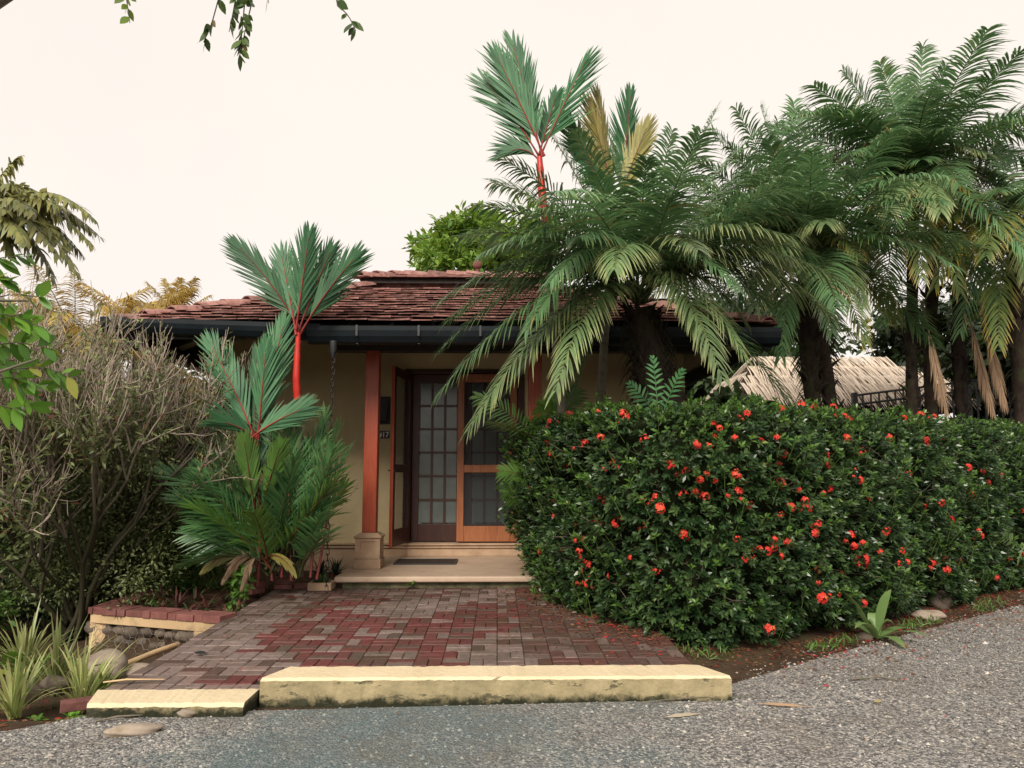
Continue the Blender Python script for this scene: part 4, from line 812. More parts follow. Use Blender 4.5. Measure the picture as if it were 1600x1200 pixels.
# -- second date palm
c2 = PY(1262, 425, 9.3); d2p = thing('date_palm', 'date palm with a dark trunk rising behind the hedge before the thatched roof', 'palm tree', (4.05, 9.3, .1))
ragged_trunk([(4.1, 9.35, .0), (4.05, 9.3, 1.5), (3.98, 9.3, 2.8), c2 - [0, 0, .05]], [.11, .10, .10, .14], 6, m_darkbark, d2p, 200, 70)
ragged_trunk([(4.42, 9.5, .0), (4.4, 9.5, 1.6), (4.2, 9.4, 3.0), c2 + [.1, .1, -.1]], [.1, .09, .09, .09], 16, m_darkbark, d2p, 120, 40)
T = lambda px, py, dy, arch, mi=0, **kw: (PY(px, py, 9.3 + dy), arch, mi, kw)
sp = [T(1352,535,-.9,.9,1,droop=.7), T(1350,480,-1.2,.9,2,droop=1.0), T(1100,440,-.5,.7), T(1115,330,-.2,.5), T(1140,230,.0,.35), T(1188,165,.2,.15), T(1240,160,.3,.1), T(1310,215,-.2,.25,0), T(1330,310,-.6,.45,3), T(1395,430,-.4,.7,3), T(1180,480,-1.2,.85,2,droop=.8), T(1270,300,-1.5,.5), T(1210,300,-1.2,.45,0), T(1290,350,-1.6,.6,2,droop=.9), T(1220,560,-.6,.9,0,droop=.8), T(1120,520,-.3,.8,0,droop=.8), T(1130,380,-1.0,.6,0), T(1370,350,.2,.5), T(1300,560,.4,.8,0), T(1160,270,-.7,.3), T(1400,500,.3,.8,1), T(1085,280,.3,.3), T(1255,240,-.7,.2,0), T(1205,420,-1.5,.9,2,droop=.9), T(1300,520,-1.1,.95,0,droop=.8), T(1090,370,.3,.5), T(1340,400,-1.0,.7,3), T(1090,250,.0,.4), T(1110,200,.3,.25), T(1150,170,-.2,.2), T(1065,330,-.1,.6), T(1130,300,-.8,.5), T(1200,220,-.8,.25), T(1080,400,-.3,.75), T(1165,340,-1.2,.6,2,droop=.8), T(1100,460,-.6,.85), T(1215,190,.4,.1)]
g = np.random.default_rng(142); sp += ring_tips(c2, 2.2, 16, -5, 40, g) + ring_tips(c2, 2.0, 6, -40, -10, g)
spawn_fronds(d2p, c2, sp, [l_date, l_dateold, l_datepale, l_dateold], 42, n=62, L=.54, w=.025)
# -- tall many-stemmed date palm at the right
c3 = PY(1428, 290, 10.2); d3p = thing('date_palm', 'tallest date palm behind the hedge, several dark stems hung with dead fronds', 'palm tree', (5.95, 10.3, .1))
for q, (bx, by, tx, ty) in enumerate([(5.75, 10.3, c3[0], c3[1]), (6.15, 10.5, c3[0] + .35, c3[1] + .1), (6.42, 10.2, c3[0] + .55, c3[1] - .1)]):
    ragged_trunk([(bx, by, .0), (bx + .03, by, 1.6), (bx * .5 + tx * .5, by, 3.4), (tx, ty, c3[2] - .1 - .35 * q)], [.10, .085, .08, .09], 7 + q, m_darkbark, d3p, 150, 50)
T = lambda px, py, dy, arch, mi=0, **kw: (PY(px, py, 10.2 + dy), arch, mi, kw)
sp = [T(1318,112,.2,.25), T(1375,98,-.3,.2), T(1442,72,.1,.08), T(1478,102,-.4,.12), T(1556,118,.0,.2), T(1600,185,-.3,.35), T(1625,250,.1,.5), T(1610,330,-.5,.8), T(1575,420,-.8,1.0,1,droop=.8), T(1500,455,-1.0,1.0,1,droop=.8), T(1440,430,-1.2,1.0,3,droop=.8), T(1340,440,-.6,.9,0), T(1290,350,.0,.6), T(1238,175,.1,.4), T(1250,255,-.4,.5), T(1330,240,-1.2,.5,0), T(1400,200,-1.6,.35,0), T(1480,200,-1.5,.4,0), T(1540,240,-1.2,.55,2), T(1470,330,-1.8,.8,2,droop=.9), T(1390,330,-1.7,.75,2,droop=.9), T(1340,300,-1.3,.65,0), T(1550,340,-1.1,.8,3), T(1290,170,-.5,.3), T(1410,120,.5,.1), T(1520,130,.4,.2), T(1350,400,.5,.8), T(1510,400,.6,.8), T(1570,280,.6,.6), T(1440,250,-1.4,.3,0), T(1500,290,-1.7,.6,0), T(1375,390,-.9,.9,0)]
g = np.random.default_rng(143); sp += ring_tips(c3, 2.4, 18, -5, 32, g) + ring_tips(c3 + [.4, 0, -.3], 2.3, 8, -40, -5, g)
spawn_fronds(d3p, c3, sp, [l_date, l_dateold, l_datepale, l_dateold], 43, n=66, L=.56, w=.028)
g = np.random.default_rng(55)
for (bx, by, tx, ty, dy) in ((1440, 470, 1478, 640, -.4), (1500, 440, 1552, 645, -.5), (1530, 470, 1570, 630, -.3)):
    b = PY(bx, by, 10.1 + dy * .4); e = PY(tx, ty, 10.1 + dy); part('dead_frond', frond(b, e, .05, 44, .42, .016, 22, 12, droop=.9, vee=0, s0=.35, rng=g, rad=.014), l_dead, d3p)
# -- palm at the right edge
c4 = PY(1590, 350, 9.8); d4p = thing('date_palm', 'date palm with yellowing fronds to the right of the tallest palm', 'palm tree', (7.1, 9.9, .1))
ragged_trunk([(7.15, 9.95, .0), (7.1, 9.9, 2.0), c4 - [0, 0, .05]], [.15, .13, .14], 12, m_darkbark, d4p, 120, 50)
T = lambda px, py, dy, arch, mi=0, **kw: (PY(px, py, 9.8 + dy), arch, mi, kw)
sp = [T(1480,350,-.6,.7,1), T(1460,450,-.5,.9,1,droop=.8), T(1500,520,-.4,1.0,0), T(1560,540,-.8,1.0,1,droop=.8), T(1500,260,.1,.4), T(1560,225,.2,.2), T(1640,230,.2,.2), T(1700,300,-.2,.5), T(1690,420,-.5,.8), T(1620,460,-1.2,.9,2,droop=.8), T(1540,400,-1.4,.8,1,droop=.8), T(1560,300,-1.3,.45,0), T(1640,330,-1.4,.6), T(1600,520,.5,.9), T(1690,260,.4,.3)]
spawn_fronds(d4p, c4, sp, [l_date, l_dateold, l_datepale], 44, n=58, L=.54, w=.026)
# ---------------------------------------------------------------- lipstick palms
def lip(palm, crown, specs, seed, L=.5, **kw):
    a_ = dict(n=44, w=.028, droop=.07, vee=30, a0=25, a1=9, s0=.2, lowp=.95, jit=.9, rad=.011, face=True); a_.update(kw)
    spawn_fronds(palm, crown, specs, a_.pop('mats', [l_lip, l_lipyoung, l_lipold, l_dead]), seed, L=L * 1.3, **a_)
def ringed_stem(palm, pts, rad, mat_, seed, name='stem', rings=.12):
    pts = np.array(pts, float); L_ = np.linalg.norm(np.diff(pts, axis=0), axis=1).sum(); n = max(8, int(L_ / .04)); ss = np.linspace(0, 1, n); s = np.linspace(0, 1, len(pts)); P = np.stack([np.interp(ss, s, pts[:, k]) for k in range(3)], -1)
    rr = np.interp(ss, s, rad); rr = rr * (1 + .09 * (np.arange(n) % max(2, int(rings / .04)) == 0)); return part(name, MB().tube(P, rr, 10), mat_, palm, True)
YL = 8.02; lp = thing('lipstick_palm', 'clump of red stemmed palms with stiff green fronds before the beige wall', 'palm tree', (-2.75, YL, .22))
T = lambda px, py, dy=0, arch=.05, mi=0, **kw: (PY(px, py, YL + dy), arch, mi, kw)
b1 = PY(468, 900, YL + .25); k1 = PY(466, 655, YL + .05); k2 = PY(466, 520, YL)
ringed_stem(lp, [b1, PY(472, 780, YL + .15), k1], [.045, .036, .035], m_bark, 1); ringed_stem(lp, [k1, PY(463, 590, YL), k2], [.036, .040, .026], m_lipstem, 2, 'crownshaft', .32)
lip(lp, k2, [T(482,372,-.1,.0), T(375,388,-.05,.12), T(553,405,-.1,.10), T(440,400,.1,.05), T(515,395,.12,.05)], 61, L=.54)
k3 = PY(398, 690, YL - .1); ringed_stem(lp, [PY(402, 915, YL - .05), PY(406, 860, YL - .08), PY(405, 800, YL - .1), k3], [.022, .02, .018, .014], m_stalk, 3)
lip(lp, PY(405, 800, YL - .1), [T(382,690,-.35,.02,1,L=.5), T(437,700,-.3,.02,1,L=.52), T(400,560,.15,.0,0)], 62, L=.5)
lip(lp, k3, [T(330,540,.05,.08), T(442,510,.0,.02), T(415,545,-.15,.0), T(352,660,-.3,.05), T(470,640,-.2,.06)], 63, L=.52)
g = np.random.default_rng(64); sp = []
for (x, y) in [(275,775),(282,838),(300,745),(528,668),(540,735),(508,650),(350,655),(318,700),(498,800),(522,700),(272,852),(330,880),(360,770),(540,760),(480,700),(450,660),(300,810),(520,830),(380,720),(430,760),(340,800),(505,760),(290,880),(545,705),(460,790)]: sp.append(T(x, y, g.normal() * .35 - .1, .12 + .12 * g.random(), 0 if g.random() < .82 else 1))
for (x, y) in [(305,755),(298,800),(295,835),(310,862),(320,710),(335,680),(300,880),(515,770),(520,720),(505,680),(315,735),(305,820)]: sp.append(T(x, y, g.normal() * .25 - .2, .16 + .12 * g.random(), 0))
for _ in range(16): sp.append(T(400 + g.normal() * 75, 770 + g.normal() * 60, g.normal() * .4 - .1, .1 + .15 * g.random(), 0 if g.random() < .85 else 1))
low_ = dict(mats=[l_liplow, l_lipyoung, l_lipold, l_dead], w=.024, a0=40, a1=18, droop=.16, jit=1.4, vee=22, face=False, n=30)
sp = [(a, b, c, dict(d_, twist=g.normal() * .8)) for a, b, c, d_ in sp]
lip(lp, PY(425, 890, YL), sp[::2], 65, L=.40, **low_); lip(lp, PY(468, 895, YL + .15), sp[1::2], 66, L=.40, **low_)
lip(lp, PY(405, 880, YL - .1), [T(318,890,-.2,.25,2,droop=.3), T(350,905,-.4,.25,3,droop=.5), T(378,915,-.4,.2,3,droop=.5), T(460,895,-.4,.2,2,droop=.4)], 67, L=.2)
for (x, y, dx) in ((440, 890, 6), (455, 895, -4), (485, 890, 12), (495, 893, 22), (425, 895, -10)): ringed_stem(lp, [PY(x, y + 12, YL), PY(x + dx * .6, y - 60, YL), PY(x + dx, y - 130, YL)], [.016, .013, .009], m_stalk, 4, 'leaf_stalk', 9)
YL2 = 7.92; lp2 = thing('lipstick_palm', 'tall lipstick palm rising above the date palm, red shaft and V shaped fronds', 'palm tree', (.72, YL2, .1))
T = lambda px, py, dy=0, arch=.05, mi=0, **kw: (PY(px, py, YL2 + dy), arch, mi, kw)
k4 = PY(843, 245, YL2); k5 = PY(852, 350, YL2)
ringed_stem(lp2, [(.74, YL2, .0), PY(878, 640, YL2), PY(872, 570, YL2), PY(860, 450, YL2), k5], [.055, .05, .048, .042, .04], m_bark, 5); ringed_stem(lp2, [k5, PY(846, 290, YL2), k4], [.042, .046, .03], m_lipstem, 6, 'crownshaft', .3)
lip(lp2, k4, [T(778,90,-.1,.03), T(802,70,.1,.0), T(915,95,.0,.05), T(800,235,.1,.12), T(760,130,.1,.1), T(868,150,.3,.0)], 68, L=.58)
lp3 = thing('lipstick_palm', 'lipstick palm with yellowing upright fronds just behind the tall red shafted one', 'palm tree', (1.15, 8.05, .1)); YL3 = 8.05
T = lambda px, py, dy=0, arch=.05, mi=0, **kw: (PY(px, py, YL3 + dy), arch, mi, kw)
ringed_stem(lp3, [(1.12, YL3, .0), PY(938, 640, YL3), PY(945, 520, YL3), PY(962, 330, YL3)], [.055, .048, .045, .035], m_bark, 7)
lip(lp3, PY(962, 330, YL3), [T(922,165,-.05,.0,2), T(935,150,.1,.0,2), T(985,150,.05,.0), T(1010,200,-.1,.05,2), T(880,185,.2,.05)], 69, L=.5)
# ---------------------------------------------------------------- thatched hut and iron railing behind the hedge
hut = thing('thatched_hut', 'hut with pale dry thatch roof seen behind the palms', 'hut', (7.2, 16.5, 0)); g = np.random.default_rng(88)
HX0, HX1, HYF, HYR, HZE, HZR = 4.7, 10.2, 14.6, 17.0, 2.9, 4.15
for x in (4.9, 7.3, 9.8):
    for y in (14.9, 19.8): part('post', MB().tube([(x, y, -.3), (x, y, 3.0)], [.09, .08], 8), m_rafter, hut)
part('roof_frame', MB().add([(HX0, HYF, HZE), (HX1, HYF, HZE), (HX1 - 1.2, HYR, HZR), (HX0 + 1.2, HYR, HZR), (HX0, 20.2, HZE), (HX1, 20.2, HZE)], [(0, 1, 2, 3), (4, 3, 2, 5)]).add([(HX0, HYF, HZE), (HX0 + 1.2, HYR, HZR), (HX0, 20.2, HZE), (HX1, HYF, HZE), (HX1, 20.2, HZE), (HX1 - 1.2, HYR, HZR)], [(0, 1, 2), (3, 4, 5)]), m_thatchdark, hut)
part('back_wall', MB().box((HX0 + .4, 19.6, -.3), (HX1 - .4, 19.7, 2.9)), m_thatchdark, hut)
th = MB()
sl_ = unit([0, -(HYR - HYF), -(HZR - HZE)])
for q, ln in ((.98, 1.2), (.72, 1.1), (.48, 1.05), (.30, .95)):
    n = 260; u = np.linspace(0, 1, n) + g.normal(size=n) * .004; x0 = HX0 + 1.2 * q; x1 = HX1 - 1.2 * q
    P = np.stack([x0 + (x1 - x0) * u, np.full(n, HYF + (HYR - HYF) * q) + g.normal(size=n) * .05, np.full(n, HZE + (HZR - HZE) * q + .12 + .05 * (1 - q))], -1); D = sl_ + np.stack([g.normal(size=n) * .07, 0 * u, .03 * g.normal(size=n)], -1)
    blades(th, P, D, ln * (.85 + .3 * g.random(n)), .024, np.tile([0, -.5, .85], (n, 1)) + g.normal(size=(n, 3)) * .1, .2, 4, g.random(n), prof=[.7, 1, 1, .8, .3])
for q in (.95, .6, .25):
    n2 = 60; v = np.linspace(HYF + (HYR - HYF) * q, 20.2 - (20.2 - HYR) * q, n2); P = np.stack([np.full(n2, HX0 + 1.2 * q + .05), v, np.full(n2, HZE + (HZR - HZE) * q + .12)], -1); blades(th, P, np.tile([-.7, 0, -.72], (n2, 1)) + g.normal(size=(n2, 3)) * .06, .75, .06, np.tile([-.6, 0, .8], (n2, 1)), .2, 3, g.random(n2), prof=[.8, 1, .9, .35])
part('thatch', th, m_thatch, hut, kind='stuff')
rail = thing('iron_railing', 'dark iron railing sloping up behind the palm trunks', 'railing', (6.6, 12.6, 0))
r0, r1 = PY(1335, 618, 12.8), PY(1600, 585, 12.8)
for dz in (0, -.16, -.75): part('rail', MB().tube([r0 + [0, 0, dz], r1 + [0, 0, dz]], .022, 6), m_black, rail)
for q in np.linspace(0, 1, 22): p = r0 + (r1 - r0) * q; part('baluster', MB().box((p[0] - .012, p[1] - .012, p[2] - .95), (p[0] + .012, p[1] + .012, p[2] - .01)), m_black, rail)
for q in (0, .33, .66, 1): p = r0 + (r1 - r0) * q; part('post', MB().box((p[0] - .04, p[1] - .04, -.3), (p[0] + .04, p[1] + .04, p[2] + .05)), m_black, rail)
# ---------------------------------------------------------------- background trees
def tree(label, base, height, crown_r, clumps, leaves, size, mat_, seed, crown_c=None, trunk=.16, elong=2.2, flat=.7, group=None, name='tree', limb=4):
    g = np.random.default_rng(seed); base = np.array(base, float); c = base + [0, 0, height - crown_r * flat] if crown_c is None else np.array(crown_c, float)
    t = thing(name, label, 'tree', base, group); mb = MB(); tips = []
    P = [base, base + (c - base) * .4 + g.normal(size=3) * .15, base + (c - base) * .75 + g.normal(size=3) * .1]; mb.tube(P, [trunk, trunk * .8, trunk * .6], 8)
    C = c + unit(g.normal(size=(clumps, 3))) * (g.random((clumps, 1)) ** .45) * np.array([crown_r, crown_r, crown_r * flat]) * .85
    for q in C[:: max(1, clumps // 26)]: mb.tube([P[-1], (P[-1] + q) / 2 + g.normal(size=3) * .12 * crown_r * .4, q], [trunk * .35, trunk * .2, .012], 5)
    part('trunk', mb, m_bark, t, True); lv = MB(); rad = np.tile(np.array([crown_r, crown_r, crown_r * .75]) * 1.25 / clumps ** .42, (clumps, 1)) * (.7 + .6 * g.random((clumps, 1)))
    leafcloud(lv, C, rad, leaves, size, g, elong, .25); part('crown', lv, mat_, t, kind='stuff'); return t
tree('light green broadleaf tree rising behind the tiled roof', (.4, 20, -.3), 0, 2.5, 46, 9000, .30, l_tree, 201, crown_c=PY(760, 395, 20), trunk=.22, elong=3.2)
for q, (x, y, h, r_, lab, mm) in enumerate([(12.5, 19, 7.2, 2.6, 'dark leafy tree behind the thatched hut at its far end', l_dark), (8.2, 22, 7.6, 2.9, 'dark leafy tree standing beyond the middle of the thatched roof', l_dark), (4.6, 22.5, 6.6, 2.4, 'dark leafy tree between the tiled house and the thatched hut', l_dark), (4.3, 13.2, 3.3, 1.3, 'low dark bushy tree at the right corner of the house', l_dark), (11.0, 14.5, 4.2, 1.7, 'yellow green bushy tree right of the iron railing', l_mid), (16.5, 20, 8.2, 3.0, 'large mid green tree far behind the yellowing palm', l_mid), (9.6, 12.8, 4.9, 1.5, 'dark leafy tree close behind the tallest palm at the end of the railing', l_dark), (6.4, 20.5, 7.0, 2.3, 'dark tree whose crown shows just above the left end of the thatch', l_dark)]):
    tree(lab, (x, y, -.4), h, r_, 40, 6500, .26, mm, 210 + q)
for q, (x, y, h, r_, lab, mm) in enumerate([(-15, 22, 5.4, 2.6, 'mid green tree at the far end of the garden behind the twiggy shrub', l_mid), (-10.2, 24, 5.2, 2.4, 'dark green tree behind the golden palms', l_dark), (-6.3, 20, 3.9, 1.8, 'small dark tree behind the veranda post', l_dark), (-9.4, 15, 3.4, 1.5, 'low leafy tree behind the twiggy shrub beside the golden palm', l_mid)]):
    tree(lab, (x, y, -.4), h, r_, 36, 5200, .24, mm, 220 + q)
for q, (x, y, h, r_, lab, mm) in enumerate([(-7.6, 12.6, 2.7, 1.25, 'leafy olive green shrub tree close behind the twiggy shrub', l_mid), (-10.4, 13.2, 3.0, 1.5, 'bushy tree under the fishtail palm', l_mid), (-6.2, 14.6, 2.5, 1.1, 'rounded leafy tree behind the low pale palm mound', l_feather)]):
    tree(lab, (x, y, -.4), h, r_, 30, 5200, .14, mm, 230 + q, flat=1.0)
# ---------------------------------------------------------------- palms on the left
fp = thing('fishtail_palm', 'fishtail palm with drooping ragged leaflets at the left of the garden', 'palm tree', (-8.0, 10.2, -.3)); cf = PY(-60, 400, 10.2)
ringed_stem(fp, [(-8.0, 10.2, -.3), (-7.9, 10.2, 2.0), cf], [.12, .1, .08], m_bark, 9)
g = np.random.default_rng(301)
for (x, y, dy, ar) in [(150,345,-.3,1.3),(158,372,.1,1.2),(120,425,-.5,1.4),(60,300,.2,.8),(30,245,.3,.5),(90,400,-.7,1.2),(10,330,-.8,.8),(60,430,.3,1.3),(-20,240,.0,.4),(130,400,.5,1.2),(40,380,-.9,1.0),(-120,300,0,.6),(-200,420,0,1.0),(140,360,.3,1.25),(100,330,-.4,1.0),(70,350,.5,1.0),(30,290,-.5,.7),(110,390,-.2,1.3),(20,400,-.3,1.1),(50,330,-.9,.9),(145,385,-.1,1.3),(85,440,-.1,1.4)]:
    part('frond', frond(cf, PY(x, y, 10.2 + dy), ar, 42, .36, .068, 62, 40, droop=.95, vee=5, s0=.25, rng=g, rad=.016, K=3, jit=2.6), l_fish, fp)
def gold_palm(label, crown, base, R_, n, seed, els, mat_=l_gold, L=.5, w=.03):
    g = np.random.default_rng(seed); t = thing('golden_palm', label, 'palm tree', base); ringed_stem(t, [base, (np.array(base) + crown) / 2 + g.normal(size=3) * .05, crown], [.09, .08, .07], m_bark, seed)
    for (tp, ar, _) in ring_tips(crown, R_, n, els[0], els[1], g): part('frond', frond(crown + g.normal(size=3) * .04, tp, ar * 1.3, 40, L, w, droop=.8, rng=g, K=3), mat_, t)
gold_palm('golden leaved palm behind the twiggy shrub left of the roof corner', PY(120, 545, 14), (-8.1, 14, -.4), 2.0, 46, 311, (-35, 40))
gold_palm('golden palm with browned tips nearest the roof corner', PY(215, 520, 15), (-7.3, 15, -.4), 1.35, 34, 315, (-40, 45), L=.42)
gold_palm('golden palm dome behind the roof corner where small birds perch', PY(275, 512, 16), (-7.2, 16, -.4), 1.15, 26, 312, (-35, 70), L=.4)
gold_palm('low pale yellow palm mound beside the black veranda post', PY(292, 742, 12.3), (-5.15, 12.3, -.3), .95, 30, 313, (-40, 55), leafmat('pale_gold_frond', (.20, .20, .05), (.36, .34, .10), tip=(.4, .3, .1), tippos=.7, stem=(.2, .17, .06), trans=.3), .34, .022)
gold_palm('golden palm glimpsed low behind the side eave', PY(330, 640, 17), (-6.7, 17, -.4), 1.6, 22, 314, (-30, 40))
# birds on the golden palm
for q, (x, y) in enumerate(((269, 452), (290, 456), (300, 459))):
    p = PY(x, y + 4, 15.9); b = MB(); b.blob(p + [0, 0, .03], (.065, .045, .042), 2); b.blob(p + [-.055, 0, .075], (.028, .026, .026), 2); b.tube([p + [.05, 0, .03], p + [.15, 0, .0]], [.02, .008], 5); b.tube([p + [-.08, 0, .075], p + [-.1, 0, .07]], [.006, .001], 4); b.tube([p + [0, .012, 0], p + [0, .012, -.07]], .004, 4); b.tube([p + [0, -.012, 0], p + [0, -.012, -.07]], .004, 4)
    solo('bird', b, m_black if q == 0 else surf('dove_grey', [(.3, (.10, .085, .08)), (.7, (.16, .14, .13))], 10, .8, 40, .1), ['dark bird perched upright on top of the golden palm dome', 'grey brown dove perched on the golden palm dome next to the dark bird', 'small dove half hidden on the slope of the golden palm dome'][q], 'bird', smooth=True)
# ---------------------------------------------------------------- twiggy shrub
def twiggy(label, base, stems, height, seed, depth=6, lean=(.0, 0), leafn=5000, reach=.75):
    g = np.random.default_rng(seed); t = thing('twiggy_shrub', label, 'shrub', base); tips = []
    for i in range(stems):
        a = i / stems * 6.283 + g.normal() * .2; mb = MB(); d_ = np.array([math.cos(a) * reach * (.3 + .7 * g.random()) + lean[0], math.sin(a) * reach * (.3 + .7 * g.random()) + lean[1], 1.0])
        branches(mb, np.array(base) + g.normal(size=3) * [.08, .08, 0], d_, height * .31, .030, depth, g, .40, .26, tips, (2, 3), 4, .88, 3); part('stem', mb, l_twig, t)
    fine = MB()
    for p_, d_ in tips:
        for _ in range(2):
            b_ = p_ - d_ * .16 * g.random(); e_ = unit(d_ + g.normal(size=3) * .38 + [0, 0, .25]); l_ = .10 + .16 * g.random(); fine.tube([b_, b_ + e_ * l_ * .55, b_ + (e_ + [0, 0, .2]) * l_], [.0045, .0038, .0026], 3, r=.45 + .55 * g.random(), cap=False)
    part('fine_twigs', fine, l_twig, t, kind='stuff')
    lv = MB(); P = np.array([p for p, _ in tips]); D = np.array([d_ for _, d_ in tips]); n = len(P)
    for q in range(14): blades(lv, P - D * .045 * q + g.normal(size=(n, 3)) * .025, D + g.normal(size=(n, 3)) * .7, .05 + .05 * g.random(n), .021, g.normal(size=(n, 3)) + [0, 0, .5], .1, 2, g.random(n), prof=[.3, 1, .1])
    C = np.array(base) + [lean[0] * .5 - .15, lean[1] * .5 + .15, height * .42] + g.normal(size=(26, 3)).clip(-1.4, 1.4) * [height * .22, height * .14, height * .15]; leafcloud(lv, C, .40, leafn, .042, g, 2.4, .1); part('leaves', lv, l_shrub, t, kind='stuff'); return t
twiggy('large twiggy shrub with pinkish bare branch ends left of the gabion wall', (-4.35, 7.95, -.15), 13, 3.0, 401, 5, (-.03, .0), 17000, .85)
twiggy('bare twiggy shrub with mossy stems at the far left edge of the garden', (-5.6, 7.7, -.15), 10, 3.1, 402, 5, (-.05, 0), 14000, .8)
# feathery green bush between the shrub and the palm clump
def bush(label, c, rad, n, size, mat_, seed, elong=4, name='bush', cl=16, cat='bush'):
    g = np.random.default_rng(seed); c = np.array(c, float); t = thing(name, label, cat, (c[0], c[1], c[2] - rad[2])); mb = MB(); C = c + unit(g.normal(size=(cl, 3))) * g.random((cl, 1)) ** .5 * np.array(rad) * .75
    for q in C: mb.tube([c - [0, 0, rad[2]], (c + q) / 2 - [0, 0, rad[2] * .3], q], [.014, .01, .004], 4)
    part('stems', mb, m_bark, t, kind='stuff'); lv = MB(); leafcloud(lv, C, np.array(rad) * .45, n, size, g, elong, .1); part('foliage', lv, mat_, t, kind='stuff'); return t
bush('soft feathery green bush behind the gabion coping', (-3.8, 8.95, .62), (.75, .5, .8), 12000, .075, l_feather, 411, 6)
bush('light green leafy bush behind the bare branches of the twiggy shrub', (-5.3, 9.7, 1.0), (1.2, .5, 1.2), 11000, .085, l_feather, 415, 2.6, cl=26)
bush('fresh green bush behind the far left shrub', (-7.0, 9.4, 1.0), (1.1, .5, 1.2), 9000, .09, l_bright, 416, 2.6, cl=24)
bush('dark leafy bush in the shade under the twiggy shrub', (-4.6, 8.5, .3), (.9, .5, .5), 4500, .09, l_dark, 412, 2.6)
bush('dark green bush at the foot of the far left shrub', (-5.3, 7.4, .15), (.8, .5, .45), 4000, .08, l_mid, 413, 2.4)
bush('leafy bush behind the veranda post at the corner of the wall', (-5.2, 13.4, .5), (.9, .6, .9), 4500, .12, l_dark, 414, 2.4)
# ---------------------------------------------------------------- overhanging tree at the left: leafy sprays enter the picture
ot = thing('young_tree', 'bright green broad leaved tree whose sprays hang into view at the left and overhead', 'tree', (-4.0, 4.3, .0)); g = np.random.default_rng(501)
tb = MB(); tb.tube([(-4.0, 4.3, -.05), (-3.95, 4.35, 1.2), (-3.85, 4.3, 2.6), (-3.3, 4.25, 4.2), (-2.2, 4.2, 5.0), (-.4, 4.1, 5.15)], [.09, .08, .07, .05, .035, .015], 8)
tb.tube([(-3.9, 4.3, 1.6), (-3.5, 4.55, 2.0), PY(60, 560, 4.9)], [.03, .02, .006], 6); tb.tube([(-3.87, 4.3, 2.2), (-3.5, 4.5, 2.6), PY(45, 470, 4.9)], [.03, .02, .006], 6); part('trunk', tb, m_bark, ot, True)
def spray(path, n, size, name='spray', hang=.35, mat_=l_bright, el=.42):
    mb = MB(); P0 = np.array(path, float); s = np.linspace(0, 1, len(P0)); ss = np.linspace(0, 1, 9); P = np.stack([np.interp(ss, s, P0[:, k]) for k in range(3)], -1); mb.tube(P, np.linspace(.006, .002, 9), 4, r=.5, t=-1)
    q = np.sort(g.random(n) ** .8); c = np.stack([np.interp(q, ss, P[:, k]) for k in range(3)], -1); T_ = unit(P[-1] - P[0]); side = unit(np.cross(T_, g.normal(size=(n, 3)))); D = T_ * .55 + side * .8 + [0, 0, -hang]; sz = size * (.6 + .6 * g.random(n))
    blades(mb, c, D, sz, sz * el, unit(np.cross(side, T_) + g.normal(size=(n, 3)) * .4 + [0, 0, .6]), .2, 4, g.random(n), prof=[.15, .8, 1, .7, .04]); part(name, mb, mat_, ot)
Q = lambda x, y, Y=4.9: PY(x, y, Y)
for (a, b, n) in (((-40, 420), (40, 400), 10), ((-30, 470), (70, 465), 14), ((-20, 540), (80, 545), 15), ((10, 590), (75, 610), 12), ((-40, 640), (30, 640), 8), ((-20, 490), (60, 510), 14), ((40, 575), (110, 590), 10), ((-30, 520), (35, 490), 12), ((-30, 440), (20, 440), 10), ((0, 560), (50, 640), 9)):
    spray([(-3.6, 4.55, 2.1 + (600 - a[1]) * .002), Q(*a), Q((a[0] + b[0]) / 2, (a[1] + b[1]) / 2 - 8), Q(*b)], int(n * 1.6), .15)
H = lambda x, y: PY(x, y, 4.1)
for (pts, n) in (([(345, -140), (352, -40), (330, 40), (318, 66)], 30), ([(345, -140), (385, -30), (380, 30), (374, 92)], 34), ([(345, -120), (370, -10), (358, 50)], 20), ([(430, -140), (412, -40), (420, 5)], 9), ([(500, -140), (525, 5), (545, 25), (556, 48)], 12), ([(190, -160), (195, -20), (203, 36)], 11), ([(400, -60), (392, 10), (378, 70)], 14)):
    pp = [H(*p) for p in pts]; pp[0] = np.array([pp[0][0], 4.1, 5.08 if pts[0][0] > 250 else 4.95]); spray(pp, n, .085, 'hanging_spray', .2, l_tree if n < 12 else l_mid, .5)
